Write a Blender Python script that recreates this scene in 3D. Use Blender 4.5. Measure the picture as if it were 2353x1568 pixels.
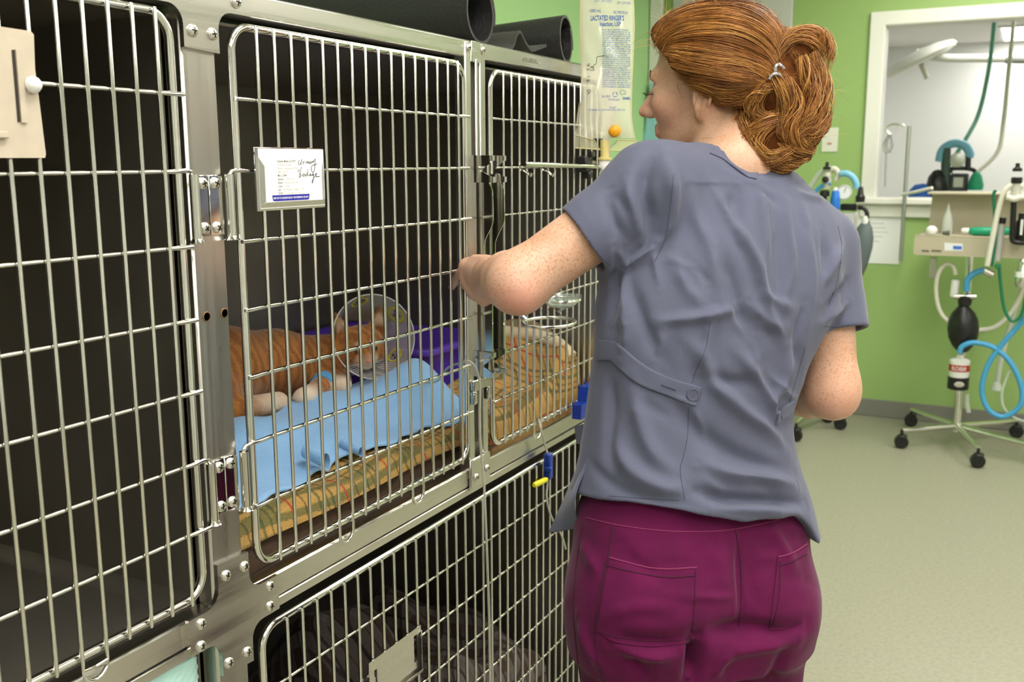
import bpy, math, random
import numpy as np
from mathutils import Vector, Matrix
PI = math.pi
random.seed(7)
for o in list(bpy.data.objects):
    bpy.data.objects.remove(o)
scene = bpy.context.scene
COL = scene.collection

# ------------------------------------------------------------------ camera
# X runs along the cage fronts (away from the camera), Y into the cages, Z up; the cage front is the plane Y = 0
IMW, IMH, FPX = 2353.0, 1568.0, 2288.0
def _n(v): return v / np.linalg.norm(v)
_ex = _n(np.array([2390 - IMW/2, 370 - IMH/2, FPX]))
_ed = _n(np.array([1254 - IMW/2, 13260 - IMH/2, FPX]))
_ez = -_n(_ed - _ex*(_ex @ _ed)); _ey = np.cross(_ez, _ex)
RM = np.stack([_ex, _ey, _ez])                 # camera axes (x right, y down, z forward) to world
CAM = np.array([0.0, -0.9, 1.45])
def ray(px, py): return RM @ np.array([px - IMW/2, py - IMH/2, FPX])
def onY(px, py, Y=0.0): r = ray(px, py); return CAM + r*((Y - CAM[1])/r[1])
def onX(px, py, X): r = ray(px, py); return CAM + r*((X - CAM[0])/r[0])
def onZ(px, py, Z): r = ray(px, py); return CAM + r*((Z - CAM[2])/r[2])
def dep(px, py, D): return CAM + ray(px, py)/FPX*D
cd = bpy.data.cameras.new('camera'); cam = bpy.data.objects.new('camera', cd); COL.objects.link(cam)
M = np.eye(4); M[:3, 0] = RM[:, 0]; M[:3, 1] = -RM[:, 1]; M[:3, 2] = -RM[:, 2]; M[:3, 3] = CAM
cam.matrix_world = Matrix(M.tolist())
cd.sensor_fit = 'HORIZONTAL'; cd.sensor_width = 36.0; cd.lens = 36.0*FPX/IMW; cd.clip_start = 0.02
cd.dof.use_dof = True; cd.dof.focus_distance = 1.42; cd.dof.aperture_fstop = 8.0
scene.camera = cam
# ------------------------------------------------------------------ light and exposure
scene.view_settings.view_transform = 'Standard'; scene.view_settings.look = 'None'
scene.view_settings.gamma = 1.0; scene.view_settings.use_curve_mapping = False
scene.view_settings.exposure = 0.0
wd = bpy.data.worlds.new('world'); scene.world = wd; wd.use_nodes = True
wd.node_tree.nodes['Background'].inputs[0].default_value = (0.9, 0.95, 1.0, 1)
wd.node_tree.nodes['Background'].inputs[1].default_value = 0.05
LAMP = 14.5          # strength of the ceiling troffers
CEIL = 2.75
TROFFERS = [(-0.6, -1.0), (1.0, -0.75), (1.0, -2.6), (2.9, -0.75), (2.9, -2.6), (4.8, -0.75), (4.8, -2.6), (-0.6, -2.6)]
TROFFERS_SURGERY = [(8.2, -0.8), (8.2, -2.9), (11.8, -0.75), (11.8, -2.9)]

# ------------------------------------------------------------------ materials
MATS = {}
def mat(name, col, rough=0.5, metal=0.0, noise=0.0, nscale=20.0, bump=0.0, bscale=60.0, spec=0.5, trans=0.0, ior=1.45,
        emit=None, estr=0.0, sss=0.0, sheen=0.0, alpha=1.0, col2=None, stretch=None, coat=0.0, rvar=0.0):
    if name in MATS: return MATS[name]
    m = bpy.data.materials.new(name); m.use_nodes = True
    nt = m.node_tree; b = nt.nodes['Principled BSDF']
    c = (*col, 1.0)
    b.inputs['Base Color'].default_value = c; b.inputs['Roughness'].default_value = rough; b.inputs['Metallic'].default_value = metal
    b.inputs['Specular IOR Level'].default_value = spec; b.inputs['Transmission Weight'].default_value = trans; b.inputs['IOR'].default_value = ior
    b.inputs['Alpha'].default_value = alpha; b.inputs['Coat Weight'].default_value = coat
    if sss: b.inputs['Subsurface Weight'].default_value = sss; b.inputs['Subsurface Radius'].default_value = (0.010, 0.004, 0.002); b.inputs['Subsurface Scale'].default_value = 1.0
    if sheen: b.inputs['Sheen Weight'].default_value = sheen; b.inputs['Sheen Roughness'].default_value = 0.4
    if emit: b.inputs['Emission Color'].default_value = (*emit, 1); b.inputs['Emission Strength'].default_value = estr
    if noise or bump or col2 or rvar:
        tc = nt.nodes.new('ShaderNodeTexCoord'); mp = nt.nodes.new('ShaderNodeMapping'); nt.links.new(tc.outputs['Object'], mp.inputs[0])
        if stretch: mp.inputs['Scale'].default_value = stretch
    if noise or col2:
        n = nt.nodes.new('ShaderNodeTexNoise'); n.inputs['Scale'].default_value = nscale; n.inputs['Detail'].default_value = 6
        nt.links.new(mp.outputs[0], n.inputs['Vector'])
        r = nt.nodes.new('ShaderNodeValToRGB'); r.color_ramp.elements[0].position = 0.32; r.color_ramp.elements[1].position = 0.68
        a = col2 if col2 else tuple(max(0, x*(1 - noise)) for x in col)
        d = col if col2 else tuple(min(1, x*(1 + noise)) for x in col)
        r.color_ramp.elements[0].color = (*a, 1); r.color_ramp.elements[1].color = (*d, 1)
        nt.links.new(n.outputs['Fac'], r.inputs[0]); nt.links.new(r.outputs[0], b.inputs['Base Color'])
    if rvar:
        n3 = nt.nodes.new('ShaderNodeTexNoise'); n3.inputs['Scale'].default_value = nscale; n3.inputs['Detail'].default_value = 5
        nt.links.new(mp.outputs[0], n3.inputs['Vector'])
        mr = nt.nodes.new('ShaderNodeMapRange'); mr.inputs['To Min'].default_value = max(0.02, rough - rvar); mr.inputs['To Max'].default_value = rough + rvar
        mr.inputs['From Min'].default_value = 0.3; mr.inputs['From Max'].default_value = 0.7
        nt.links.new(n3.outputs['Fac'], mr.inputs['Value']); nt.links.new(mr.outputs[0], b.inputs['Roughness'])
    if bump:
        n2 = nt.nodes.new('ShaderNodeTexNoise'); n2.inputs['Scale'].default_value = bscale; n2.inputs['Detail'].default_value = 4
        nt.links.new(mp.outputs[0], n2.inputs['Vector'])
        bp = nt.nodes.new('ShaderNodeBump'); bp.inputs['Strength'].default_value = bump; bp.inputs['Distance'].default_value = 0.002
        nt.links.new(n2.outputs['Fac'], bp.inputs['Height']); nt.links.new(bp.outputs[0], b.inputs['Normal'])
    MATS[name] = m
    return m
def nodes(m): return m.node_tree.nodes, m.node_tree.links, m.node_tree.nodes['Principled BSDF']

STEEL = mat('brushed_steel', (0.60, 0.58, 0.53), 0.28, 1.0, noise=0.05, nscale=9, bump=0.03, bscale=30, stretch=(0.15, 3, 6), rvar=0.07)
STEELV = mat('brushed_steel_vertical', (0.60, 0.58, 0.53), 0.30, 1.0, noise=0.05, nscale=9, bump=0.03, bscale=30, stretch=(6, 6, 0.15), rvar=0.07)
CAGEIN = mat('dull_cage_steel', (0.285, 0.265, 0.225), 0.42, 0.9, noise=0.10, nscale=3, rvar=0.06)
CHROME = mat('polished_wire', (0.74, 0.73, 0.68), 0.14, 1.0, noise=0.04, nscale=40)
MIRROR = mat('mirror_steel', (0.66, 0.65, 0.60), 0.10, 1.0, noise=0.05, nscale=14)
SCREWM = mat('screw_steel', (0.72, 0.70, 0.66), 0.25, 1.0)
DARK = mat('dark_hole', (0.03, 0.022, 0.015), 0.6)
RUST = mat('rusty_ring', (0.23, 0.13, 0.06), 0.7, 0.4)
WHITE = mat('white_plastic', (0.82, 0.82, 0.80), 0.35)
BLACK = mat('black_plastic', (0.012, 0.012, 0.012), 0.35)
PAPER = mat('white_paper', (0.86, 0.87, 0.88), 0.7)
GLASS = mat('clear_glass', (0.96, 0.98, 0.97), 0.02, trans=1.0, ior=1.05)
INK = mat('black_ink', (0.02, 0.02, 0.025), 0.6)

# ------------------------------------------------------------------ mesh helpers
class MB:
    def __init__(s): s.v = []; s.f = []
    def add(s, v, f):
        k = len(s.v); s.v += [tuple(map(float, p)) for p in v]; s.f += [tuple(int(i) + k for i in q) for q in f]; return s
    def box(s, a, b, bev=0.0):
        a = list(a); b = list(b)
        for i in range(3):
            if a[i] > b[i]: a[i], b[i] = b[i], a[i]
        if bev <= 0:
            v = [(x, y, z) for x in (a[0], b[0]) for y in (a[1], b[1]) for z in (a[2], b[2])]
            return s.add(v, [(0,1,3,2), (4,6,7,5), (0,4,5,1), (2,3,7,6), (0,2,6,4), (1,5,7,3)])
        e = min(bev, *[(b[i] - a[i])*0.49 for i in range(3)])
        v = []; idx = {}
        for i in (0, 1):
            for j in (0, 1):
                for k in (0, 1):
                    c = (a[0] if i == 0 else b[0], a[1] if j == 0 else b[1], a[2] if k == 0 else b[2])
                    sg = (1 if i == 0 else -1, 1 if j == 0 else -1, 1 if k == 0 else -1)
                    for ax in range(3):
                        p = [c[q] + (sg[q]*e if q != ax else 0) for q in range(3)]
                        idx[(i, j, k, ax)] = len(v); v.append(tuple(p))
        f = []
        for ax in range(3):
            o = [q for q in range(3) if q != ax]
            for sd in (0, 1):
                q = []
                for (m_, n_) in ((0,0), (1,0), (1,1), (0,1)):
                    key = [0, 0, 0]; key[ax] = sd; key[o[0]] = m_; key[o[1]] = n_
                    q.append(idx[(*key, ax)])
                f.append(tuple(q))
        for ax in range(3):
            o = [q for q in range(3) if q != ax]
            for m_ in (0, 1):
                for n_ in (0, 1):
                    k0 = [0,0,0]; k1 = [0,0,0]; k0[o[0]] = k1[o[0]] = m_; k0[o[1]] = k1[o[1]] = n_; k1[ax] = 1
                    f.append((idx[(*k0, o[0])], idx[(*k1, o[0])], idx[(*k1, o[1])], idx[(*k0, o[1])]))
        for i in (0, 1):
            for j in (0, 1):
                for k in (0, 1): f.append((idx[(i,j,k,0)], idx[(i,j,k,1)], idx[(i,j,k,2)]))
        return s.add(v, f)
    def tube(s, pts, r, n=10, caps=True, closed=False):
        P = [np.array(p, float) for p in pts]; m = len(P)
        R = [r]*m if np.isscalar(r) else list(r)
        T = []
        for i in range(m):
            if closed: t = P[(i+1) % m] - P[i-1]
            else: t = P[min(i+1, m-1)] - P[max(i-1, 0)]
            T.append(t/(np.linalg.norm(t) + 1e-12))
        up = np.array([0, 0, 1.0]) if abs(T[0][2]) < 0.9 else np.array([1.0, 0, 0])
        N = np.cross(T[0], up); N /= np.linalg.norm(N)
        v = []; f = []
        for i in range(m):
            N = N - T[i]*(N @ T[i]); N /= np.linalg.norm(N) + 1e-12
            B = np.cross(T[i], N)
            for k in range(n):
                a = 2*PI*k/n; v.append(P[i] + R[i]*(math.cos(a)*N + math.sin(a)*B))
        for i in range(m if closed else m-1):
            for k in range(n):
                a = i*n + k; b = i*n + (k+1) % n; c = ((i+1) % m)*n + (k+1) % n; d = ((i+1) % m)*n + k
                f.append((a, b, c, d))
        if caps and not closed:
            f.append(tuple(range(n))[::-1]); f.append(tuple((m-1)*n + k for k in range(n)))
        return s.add(v, f)
    def lathe(s, prof, c=(0, 0, 0), axis=(0, 0, 1), n=24, sx=1.0, sy=1.0):
        ax = _n(np.array(axis, float)); up = np.array([0, 0, 1.0]) if abs(ax[2]) < 0.9 else np.array([1.0, 0, 0])
        U = _n(np.cross(up, ax)); V = np.cross(ax, U); c = np.array(c, float)
        v = []; f = []; m = len(prof)
        for (r, h) in prof:
            for k in range(n):
                a = 2*PI*k/n; v.append(c + ax*h + r*(math.cos(a)*U*sx + math.sin(a)*V*sy))
        for i in range(m-1):
            for k in range(n):
                f.append((i*n + k, i*n + (k+1) % n, (i+1)*n + (k+1) % n, (i+1)*n + k))
        if prof[0][0] > 1e-6: f.append(tuple(range(n))[::-1])
        if prof[-1][0] > 1e-6: f.append(tuple((m-1)*n + k for k in range(n)))
        return s.add(v, f)
    def prism(s, poly, d, plane='xz', at=0.0):
        # poly: 2-D outline, extruded from 'at' to 'at + d' along the third axis
        def P(u, w, t):
            return {'xz': (u, t, w), 'yz': (t, u, w), 'xy': (u, w, t)}[plane]
        k = len(poly)
        v = [P(u, w, at) for u, w in poly] + [P(u, w, at + d) for u, w in poly]
        f = [tuple(range(k)), tuple(range(2*k - 1, k - 1, -1))] + [(i, i + k, (i+1) % k + k, (i+1) % k) for i in range(k)]
        return s.add(v, f)
    def grid(s, P):
        a, b = len(P), len(P[0])
        v = [p for row in P for p in row]
        f = [(i*b + j, i*b + j + 1, (i+1)*b + j + 1, (i+1)*b + j) for i in range(a-1) for j in range(b-1)]
        return s.add(v, f)

def mesh_from(name, V, F, smooth=True, ang=40):
    me = bpy.data.meshes.new(name)
    me.from_pydata([tuple(p) for p in V], [], [tuple(q) for q in F]); me.validate(); me.update()
    import bmesh
    bm = bmesh.new(); bm.from_mesh(me); bmesh.ops.recalc_face_normals(bm, faces=bm.faces[:]); bm.to_mesh(me); bm.free()
    if smooth:
        me.polygons.foreach_set('use_smooth', [True]*len(me.polygons))
        if ang < 180: me.set_sharp_from_angle(angle=math.radians(ang))
    return me
def link(name, me, m, parent=None, loc=None):
    o = bpy.data.objects.new(name, me); COL.objects.link(o)
    if m is not None and me is not None and len(me.materials) == 0: me.materials.append(m)
    if parent is not None:
        o.parent = parent
        if parent.type == 'EMPTY': o.matrix_parent_inverse = Matrix.Translation(-parent.location)
        elif 'off' in parent: o.matrix_parent_inverse = Matrix.Translation(-Vector(parent['off']))
    if loc is not None: o.location = loc
    return o
def build(name, mb, m, parent=None, smooth=True, ang=40, loc=None):
    V, F = (mb.v, mb.f) if isinstance(mb, MB) else mb
    return link(name, mesh_from(name, V, F, smooth, ang), m, parent, loc)
def tag(o, label=None, cat=None, group=None, kind=None):
    if label: o['label'] = label
    if cat: o['category'] = cat
    if group: o['group'] = group
    if kind: o['kind'] = kind
    return o
def empty(name, loc, label, cat, group=None, kind=None):
    o = bpy.data.objects.new(name, None); COL.objects.link(o); o.location = loc; o.empty_display_size = 0.05
    return tag(o, label, cat, group, kind)
def solo(name, mb, m, label, cat, group=None, smooth=True, ang=40):
    # a thing that is a single mesh: its origin is moved to its base; parts may be parented with world coordinates
    V = np.array(mb.v if isinstance(mb, MB) else mb[0], float); F = mb.f if isinstance(mb, MB) else mb[1]
    base = np.array([(V[:, 0].min() + V[:, 0].max())/2, (V[:, 1].min() + V[:, 1].max())/2, V[:, 2].min()])
    o = link(name, mesh_from(name, V - base, F, smooth, ang), m, None, tuple(base)); o['off'] = tuple(float(x) for x in base)
    return tag(o, label, cat, group)
def struct(name, mb, m, parent=None, smooth=False):
    o = build(name, mb, m, parent, smooth)
    if parent is None: o['kind'] = 'structure'
    return o
def arc(c, r, a0, a1, n, U, V):
    c = np.array(c, float); U = np.array(U, float); V = np.array(V, float)
    return [c + r*(math.cos(a)*U + math.sin(a)*V) for a in np.linspace(a0, a1, n)]
def smoothpath(pts, n=8):
    # Catmull-Rom through the points
    P = [np.array(p, float) for p in pts]; P = [2*P[0] - P[1]] + P + [2*P[-1] - P[-2]]
    out = []
    for i in range(1, len(P) - 2):
        for t in np.linspace(0, 1, n, endpoint=False):
            a, b, c, d = P[i-1], P[i], P[i+1], P[i+2]
            out.append(0.5*((2*b) + (-a + c)*t + (2*a - 5*b + 4*c - d)*t*t + (-a + 3*b - 3*c + d)*t**3))
    out.append(P[-2]); return out
def text_mesh(s, size=1.0, bold=0.0, extrude=0.0, align='LEFT', shear=0.0):
    cu = bpy.data.curves.new('txt', 'FONT'); cu.body = s; cu.size = size; cu.offset = bold; cu.extrude = extrude; cu.align_x = align; cu.shear = shear
    cu.resolution_u = 3
    o = bpy.data.objects.new('txt', cu); COL.objects.link(o)
    dg = bpy.context.evaluated_depsgraph_get(); me = o.evaluated_get(dg).to_mesh()
    V = np.array([v.co[:] for v in me.vertices]).reshape(-1, 3); F = [tuple(p.vertices) for p in me.polygons]
    o.evaluated_get(dg).to_mesh_clear(); bpy.data.objects.remove(o); bpy.data.curves.remove(cu)
    return V, F

# ------------------------------------------------------------------ the room
XE, YB, YR, XL = 5.93, 1.25, -4.2, -2.4      # end wall, wall behind the cages, wall to the right, wall behind the camera
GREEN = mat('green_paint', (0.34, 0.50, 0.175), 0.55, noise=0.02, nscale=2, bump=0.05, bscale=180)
GREEN_LIT = mat('green_paint_lit', (0.45, 0.74, 0.33), 0.55, noise=0.02, nscale=2, bump=0.05, bscale=180)  # wall green made paler: the back wall's brighter light is put into its colour
WALLW = mat('white_wall_paint', (0.72, 0.72, 0.70), 0.6, noise=0.01, nscale=2)
CEILM = mat('ceiling_tile', (0.80, 0.79, 0.76), 0.8)
FLOORM = mat('speckled_vinyl', (0.36, 0.35, 0.265), 0.38, col2=(0.30, 0.29, 0.22), nscale=70, bump=0.03, bscale=200)
BASEM = mat('grey_cove_base', (0.23, 0.22, 0.20), 0.5)
TRIMW = mat('white_trim_paint', (0.84, 0.83, 0.78), 0.4)
struct('floor', MB().box((XL, YR, -0.05), (13.0, YB, 0.0)), FLOORM)
struct('ceiling', MB().box((XL, YR, CEIL), (13.0, YB, CEIL + 0.05)), CEILM)
struct('wall_back', MB().box((XL, YB, 0), (13.0, YB + 0.1, CEIL)), GREEN_LIT)
struct('wall_near', MB().box((XL - 0.1, YR, 0), (XL, YB, CEIL)), WALLW)
struct('wall_right', MB().box((XL, YR - 0.1, 0), (13.0, YR, CEIL)), WALLW)
WZ0, WZ1, WY0, WY1 = 1.245, 2.185, -2.6, -0.09     # window opening in the end wall
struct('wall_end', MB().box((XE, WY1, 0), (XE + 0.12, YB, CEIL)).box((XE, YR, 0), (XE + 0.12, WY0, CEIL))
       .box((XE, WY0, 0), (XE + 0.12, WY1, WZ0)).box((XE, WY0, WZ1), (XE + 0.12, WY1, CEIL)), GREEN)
struct('wall_surgery', MB().box((12.6, YR, 0), (12.7, YB, CEIL)).box((XE + 0.12, 0.9, 0), (12.6, 0.95, CEIL)), mat('surgery_white', (0.86, 0.87, 0.87), 0.5))
struct('baseboard_end', MB().box((XE - 0.012, YR, 0), (XE, YB, 0.10), 0.004), BASEM)
struct('baseboard_back', MB().box((2.3, YB - 0.012, 0), (XE - 0.012, YB, 0.10), 0.004), BASEM)
# window onto the surgery
w = struct('window_1', MB().box((XE - 0.025, WY0 - 0.07, WZ1 - 0.01), (XE + 0.13, WY1 + 0.07, WZ1 + 0.065), 0.006)
           .box((XE - 0.025, WY1 - 0.012, WZ0 - 0.03), (XE + 0.13, WY1 + 0.07, WZ1 + 0.0), 0.006)
           .box((XE - 0.025, WY0 - 0.07, WZ0 - 0.03), (XE + 0.13, WY0 + 0.012, WZ1 + 0.0), 0.006), TRIMW)
struct('window_sill', MB().box((XE - 0.06, WY0 - 0.09, WZ0 - 0.03), (XE + 0.13, WY1 + 0.085, WZ0 + 0.008), 0.008), TRIMW, w)
struct('window_apron', MB().box((XE - 0.02, WY0 - 0.07, WZ0 - 0.10), (XE - 0.002, WY1 + 0.07, WZ0 - 0.032), 0.004), TRIMW, w)
struct('pane', MB().box((XE + 0.05, WY0, WZ0), (XE + 0.056, WY1, WZ1)), GLASS, w)
# pale grey door, its casing, and the corner casing
DOORM = mat('pale_grey_door', (0.60, 0.59, 0.58), 0.45)
d = struct('door_1', MB().box((XE - 0.03, 0.40, 0.01), (XE - 0.004, 1.10, 2.52), 0.005), DOORM)
struct('door_handle', MB().tube([(XE - 0.03, 0.47, 1.0), (XE - 0.08, 0.47, 1.0), (XE - 0.085, 0.49, 1.0), (XE - 0.085, 0.60, 1.0)], 0.011, 10), CHROME, d, True)
struct('trim_1', MB().box((XE - 0.03, 1.165, 0.0), (XE - 0.002, 1.245, 2.6), 0.005), TRIMW)
def troffer(x, y, label, group):
    t = empty('ceiling_light', (x, y, CEIL), label, 'light', group)
    build('frame', MB().box((x - 0.62, y - 0.32, CEIL - 0.02), (x + 0.62, y - 0.29, CEIL - 0.001)).box((x - 0.62, y + 0.29, CEIL - 0.02), (x + 0.62, y + 0.32, CEIL - 0.001))
          .box((x - 0.62, y - 0.29, CEIL - 0.02), (x - 0.59, y + 0.29, CEIL - 0.001)).box((x + 0.59, y - 0.29, CEIL - 0.02), (x + 0.62, y + 0.29, CEIL - 0.001)), WHITE, t, False)
    build('diffuser', MB().box((x - 0.59, y - 0.29, CEIL - 0.012), (x + 0.59, y + 0.29, CEIL - 0.002)), mat('lamp_diffuser', (0.9, 0.9, 0.9), 0.5, emit=(1.0, 0.955, 0.89), estr=LAMP), t, False)
for (x, y) in TROFFERS: troffer(x, y, 'white recessed ceiling light panel above the treatment room', 'ceiling lights of the treatment room')
for (x, y) in TROFFERS_SURGERY: troffer(x, y, 'white recessed ceiling light panel in the room behind the window', 'ceiling lights behind the window')
# ------------------------------------------------------------------ the cages
CZ0, CZ1 = 0.888, 1.632         # sill top and head-rail bottom of the upper tier
LZ1 = 0.838                     # bottom edge of the sill = top of the lower openings
rack = empty('cage_rack', (1.4, 0.02, 0), 'stainless steel frame of posts, rails and screwed corner plates holding the cages', 'cage frame')
TH = 0.028
def rounded_bar_plate(x0, x1, z0, z1): return MB().box((x0, -0.0, z0), (x1, TH, z1), 0.003)
build('post', MB().box((0.889, 0.0, 0.0), (0.946, TH, 1.662), 0.003), STEELV, rack)
build('post', MB().box((2.172, 0.0, 0.0), (2.230, TH, 1.662), 0.003), STEELV, rack)
build('post', MB().box((0.262, 0.0, 0.0), (0.320, TH, 1.662), 0.003), STEELV, rack)
build('head_rail', MB().box((0.946, 0.0, CZ1), (2.172, TH + 0.01, 1.662), 0.003), STEEL, rack)
build('head_rail', MB().box((0.320, 0.0, CZ1), (0.889, TH + 0.01, 1.662), 0.003), STEEL, rack)
for (a, b) in ((0.946, 2.172), (0.320, 0.889)):
    s_ = build('sill', MB().box((a, 0.0, LZ1 + 0.014), (b, TH, CZ0), 0.003), STEEL, rack)
    build('sill_lip', MB().box((a, -0.0015, LZ1), (b, TH, LZ1 + 0.0135), 0.001), STEEL, s_)
def fillet(cx, cz, r, qx, qz, x0, z0):
    # quarter gusset between a post and a rail: square corner (x0, z0) with a concave rounded side
    pts = [(x0, z0)] + [(cx + r*math.cos(a), cz + r*math.sin(a)) for a in np.linspace(*((PI, PI/2) if (qx, qz) == (-1, 1) else (0, PI/2) if (qx, qz) == (1, 1) else (PI, 1.5*PI) if (qx, qz) == (-1, -1) else (2*PI, 1.5*PI)), 8)]
    return pts
SCR = mat('screw_steel', (0.72, 0.70, 0.66), 0.25, 1.0)
def _screwmat():
    # a pan head with a cross recess, drawn about the head's own centre
    ns_, ls_, b_ = nodes(SCR)
    tc_ = ns_.new('ShaderNodeTexCoord'); sp = ns_.new('ShaderNodeSeparateXYZ'); ls_.new(tc_.outputs['Object'], sp.inputs[0])
    def mth(op, a, b=0.0):
        m_ = ns_.new('ShaderNodeMath'); m_.operation = op
        for sk, v_ in ((m_.inputs[0], a), (m_.inputs[1], b)):
            if isinstance(v_, float): sk.default_value = v_
            else: ls_.new(v_, sk)
        return m_.outputs[0]
    ax, az = mth('ABSOLUTE', sp.outputs[0]), mth('ABSOLUTE', sp.outputs[2])
    c = mth('MULTIPLY', mth('LESS_THAN', mth('MINIMUM', ax, az), 0.0010), mth('LESS_THAN', mth('MAXIMUM', ax, az), 0.0042))
    mx = ns_.new('ShaderNodeMix'); mx.data_type = 'RGBA'; ls_.new(c, mx.inputs[0]); mx.inputs[6].default_value = (0.72, 0.70, 0.66, 1); mx.inputs[7].default_value = (0.06, 0.05, 0.04, 1)
    ls_.new(mx.outputs[2], b_.inputs['Base Color'])
_screwmat()
_r = 0.0075
SCREW_ME = (lambda m_: mesh_from('screw', m_.v, m_.f))(MB().lathe([(_r*1.02, -0.002), (_r*1.0, 0.0012), (_r*0.86, 0.0030), (_r*0.55, 0.0042), (0.0, 0.0047)], (0, 0, 0), (0, -1, 0), 16))
def screws(parent, plist, y=-0.0042):
    for (x, z) in plist:
        o = link('screw', SCREW_ME, SCR, parent, (x, y, z)); o.rotation_euler = (0, random.uniform(0, PI), 0)
def gusset(poly, sc, name='corner_plate'):
    g = build(name, MB().prism(poly, -0.0065, 'xz', 0.0), STEEL, rack, True, 30)
    screws(g, sc, -0.0067)
    return g
# lower cross plate
R0 = 0.022
def corner(cx, cz, a0, a1, n=7): return [(cx + R0*math.cos(a), cz + R0*math.sin(a)) for a in np.linspace(a0, a1, n)]
xl, xr = 0.889, 0.946
cross = [(xl + 0.003, 0.944)] + corner(xl - R0 + 0.003, CZ0 + R0 + 0.002, 0, -PI/2) + [(0.839, CZ0 + 0.002), (0.839, LZ1 + 0.003)] + corner(xl - R0 + 0.003, LZ1 - R0 + 0.003, PI/2, 0) + [(xl + 0.003, 0.790), (xr + 0.003, 0.786)] \
    + corner(xr + R0 + 0.003, LZ1 - R0, PI, PI/2) + [(1.005, LZ1), (1.005, CZ0)] + corner(xr + R0 + 0.003, CZ0 + R0, 1.5*PI, PI) + [(xr + 0.003, 0.942)]
gusset(cross, [tuple(onY(*p)[[0, 2]]) for p in ((553, 1300), (510, 1321), (612, 1345), (612, 1391), (453, 1432), (453, 1483), (559, 1496), (517, 1521))])
cz = CZ1
top = [(xl, 1.585), (xr, 1.582)] + corner(xr + R0, cz - R0, PI, PI/2) + [(1.005, cz), (1.005, 1.668), (0.80, 1.668), (0.80, cz)] + corner(xl - R0, cz - R0, PI/2, 0)
gusset(top, [tuple(onY(*p)[[0, 2]]) for p in ((432, 71), (478, 79), (533, 6))] + [(0.825, 1.647)])
# hinge plates on the post
def hinge(x0, x1, z0, z1, knuckle_x, sc):
    g = build('hinge_plate', MB().box((x0, -0.004, z0), (x1, 0.0, z1), 0.001), MIRROR, rack)
    build('hinge_knuckle', MB().tube([(knuckle_x, -0.009, z0 - 0.002), (knuckle_x, -0.009, z1 + 0.001)], 0.0062, 12), MIRROR, g)
    build('hinge_flange', MB().lathe([(0.0062, 0), (0.0085, -0.003), (0.0105, -0.005)], (knuckle_x, -0.009, z0 - 0.0015), (0, 0, 1), 14), MIRROR, g)
    screws(g, sc, -0.0042)
for (zt, zb) in ((1.437, 1.363), (1.080, 1.008)):
    hinge(0.893, 0.9165, zb, zt, 0.889, [(0.907, zt - 0.010), (0.907, zb + 0.010)])
    hinge(0.918, 0.9415, zb, zt, 0.948, [(0.928, zt - 0.010), (0.928, zb + 0.010)])
# spare bolt holes
hole = [onY(474, 728)[[0, 2]], onY(515, 720)[[0, 2]]]
for (x, z) in hole:
    build('bolt_hole', MB().lathe([(0.0066, 0.0), (0.0066, 0.0008), (0.0055, 0.0014), (0.0052, -0.003), (0.0, -0.003)], (x, -0.0002, z), (0, -1, 0), 16), RUST, rack)
    build('bolt_hole_bore', MB().lathe([(0.0050, 0.0), (0.0, 0.0)], (x, -0.0009, z), (0, -1, 0), 14), DARK, rack)
# centre post between the two doors of the upper double cage
cp = build('center_post', MB().box((1.545, -0.003, 0.868), (1.565, 0.02, 1.659), 0.002).box((1.597, -0.003, 0.868), (1.617, 0.02, 1.659), 0.002)
           .box((1.565, 0.012, 0.868), (1.597, 0.02, 1.659)), STEELV, rack)
build('post_rib', MB().box((1.577, -0.006, 0.93), (1.586, 0.012, CZ1), 0.002), STEELV, cp)
build('post_head', MB().box((1.565, -0.005, 1.625), (1.597, 0.0, 1.661), 0.001), STEEL, cp)
pf = build('post_foot', MB().box((1.543, -0.006, 0.846), (1.619, -0.0005, 0.905), 0.002), STEEL, cp)
PS = [(1.555, 1.648), (1.606, 1.648)]; PF = [(1.562, 0.868), (1.604, 0.874)]
screws(cp, PS, -0.0032); screws(cp, PF, -0.0062)
# latches: two profiled plates standing out from the post, with spring jaws at each end
def smooth_(t): return t*t*(3 - 2*t)
def latch(x, name):
    prof = [(0.0, 1.43), (-0.030, 1.43), (-0.045, 1.402), (-0.046, 1.352)] + [(-0.046 + 0.020*smooth_(t), 1.352 - 0.050*t) for t in (.15, .3, .45, .6, .75, .9, 1.0)] \
        + [(-0.026, 1.262)] + [(-0.026 - 0.017*smooth_(t), 1.262 - 0.050*t) for t in (.15, .3, .45, .6, .75, .9, 1.0)] + [(-0.043, 1.10), (0.0, 1.10)]
    g = build(name, MB().prism(prof, 0.0025, 'yz', x), MIRROR, rack, True, 30)
    for (zc, sgn) in ((1.445, 1), (1.092, 1)):
        jaw = [(0.0, zc + 0.019), (-0.046, zc + 0.018), (-0.046, zc + 0.009), (-0.040, zc + 0.004), (-0.028, zc - 0.005), (-0.022, zc - 0.007), (-0.022, zc - 0.010),
               (-0.030, zc - 0.011), (-0.040, zc - 0.017), (-0.047, zc - 0.019), (-0.047, zc - 0.029), (0.0, zc - 0.029)]
        build('latch_jaw', MB().prism(jaw, 0.003, 'yz', x - 0.004), MIRROR, g, True, 30)
        build('jaw_flange', MB().box((x - 0.004, -0.0475, zc + 0.009), (x + 0.005, -0.0455, zc + 0.018)), MIRROR, g, False)
        build('jaw_flange', MB().box((x - 0.004, -0.0485, zc - 0.029), (x + 0.005, -0.0465, zc - 0.019)), MIRROR, g, False)
    return g
latch(1.563, 'latch_plate'); latch(1.606, 'latch_plate')
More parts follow.
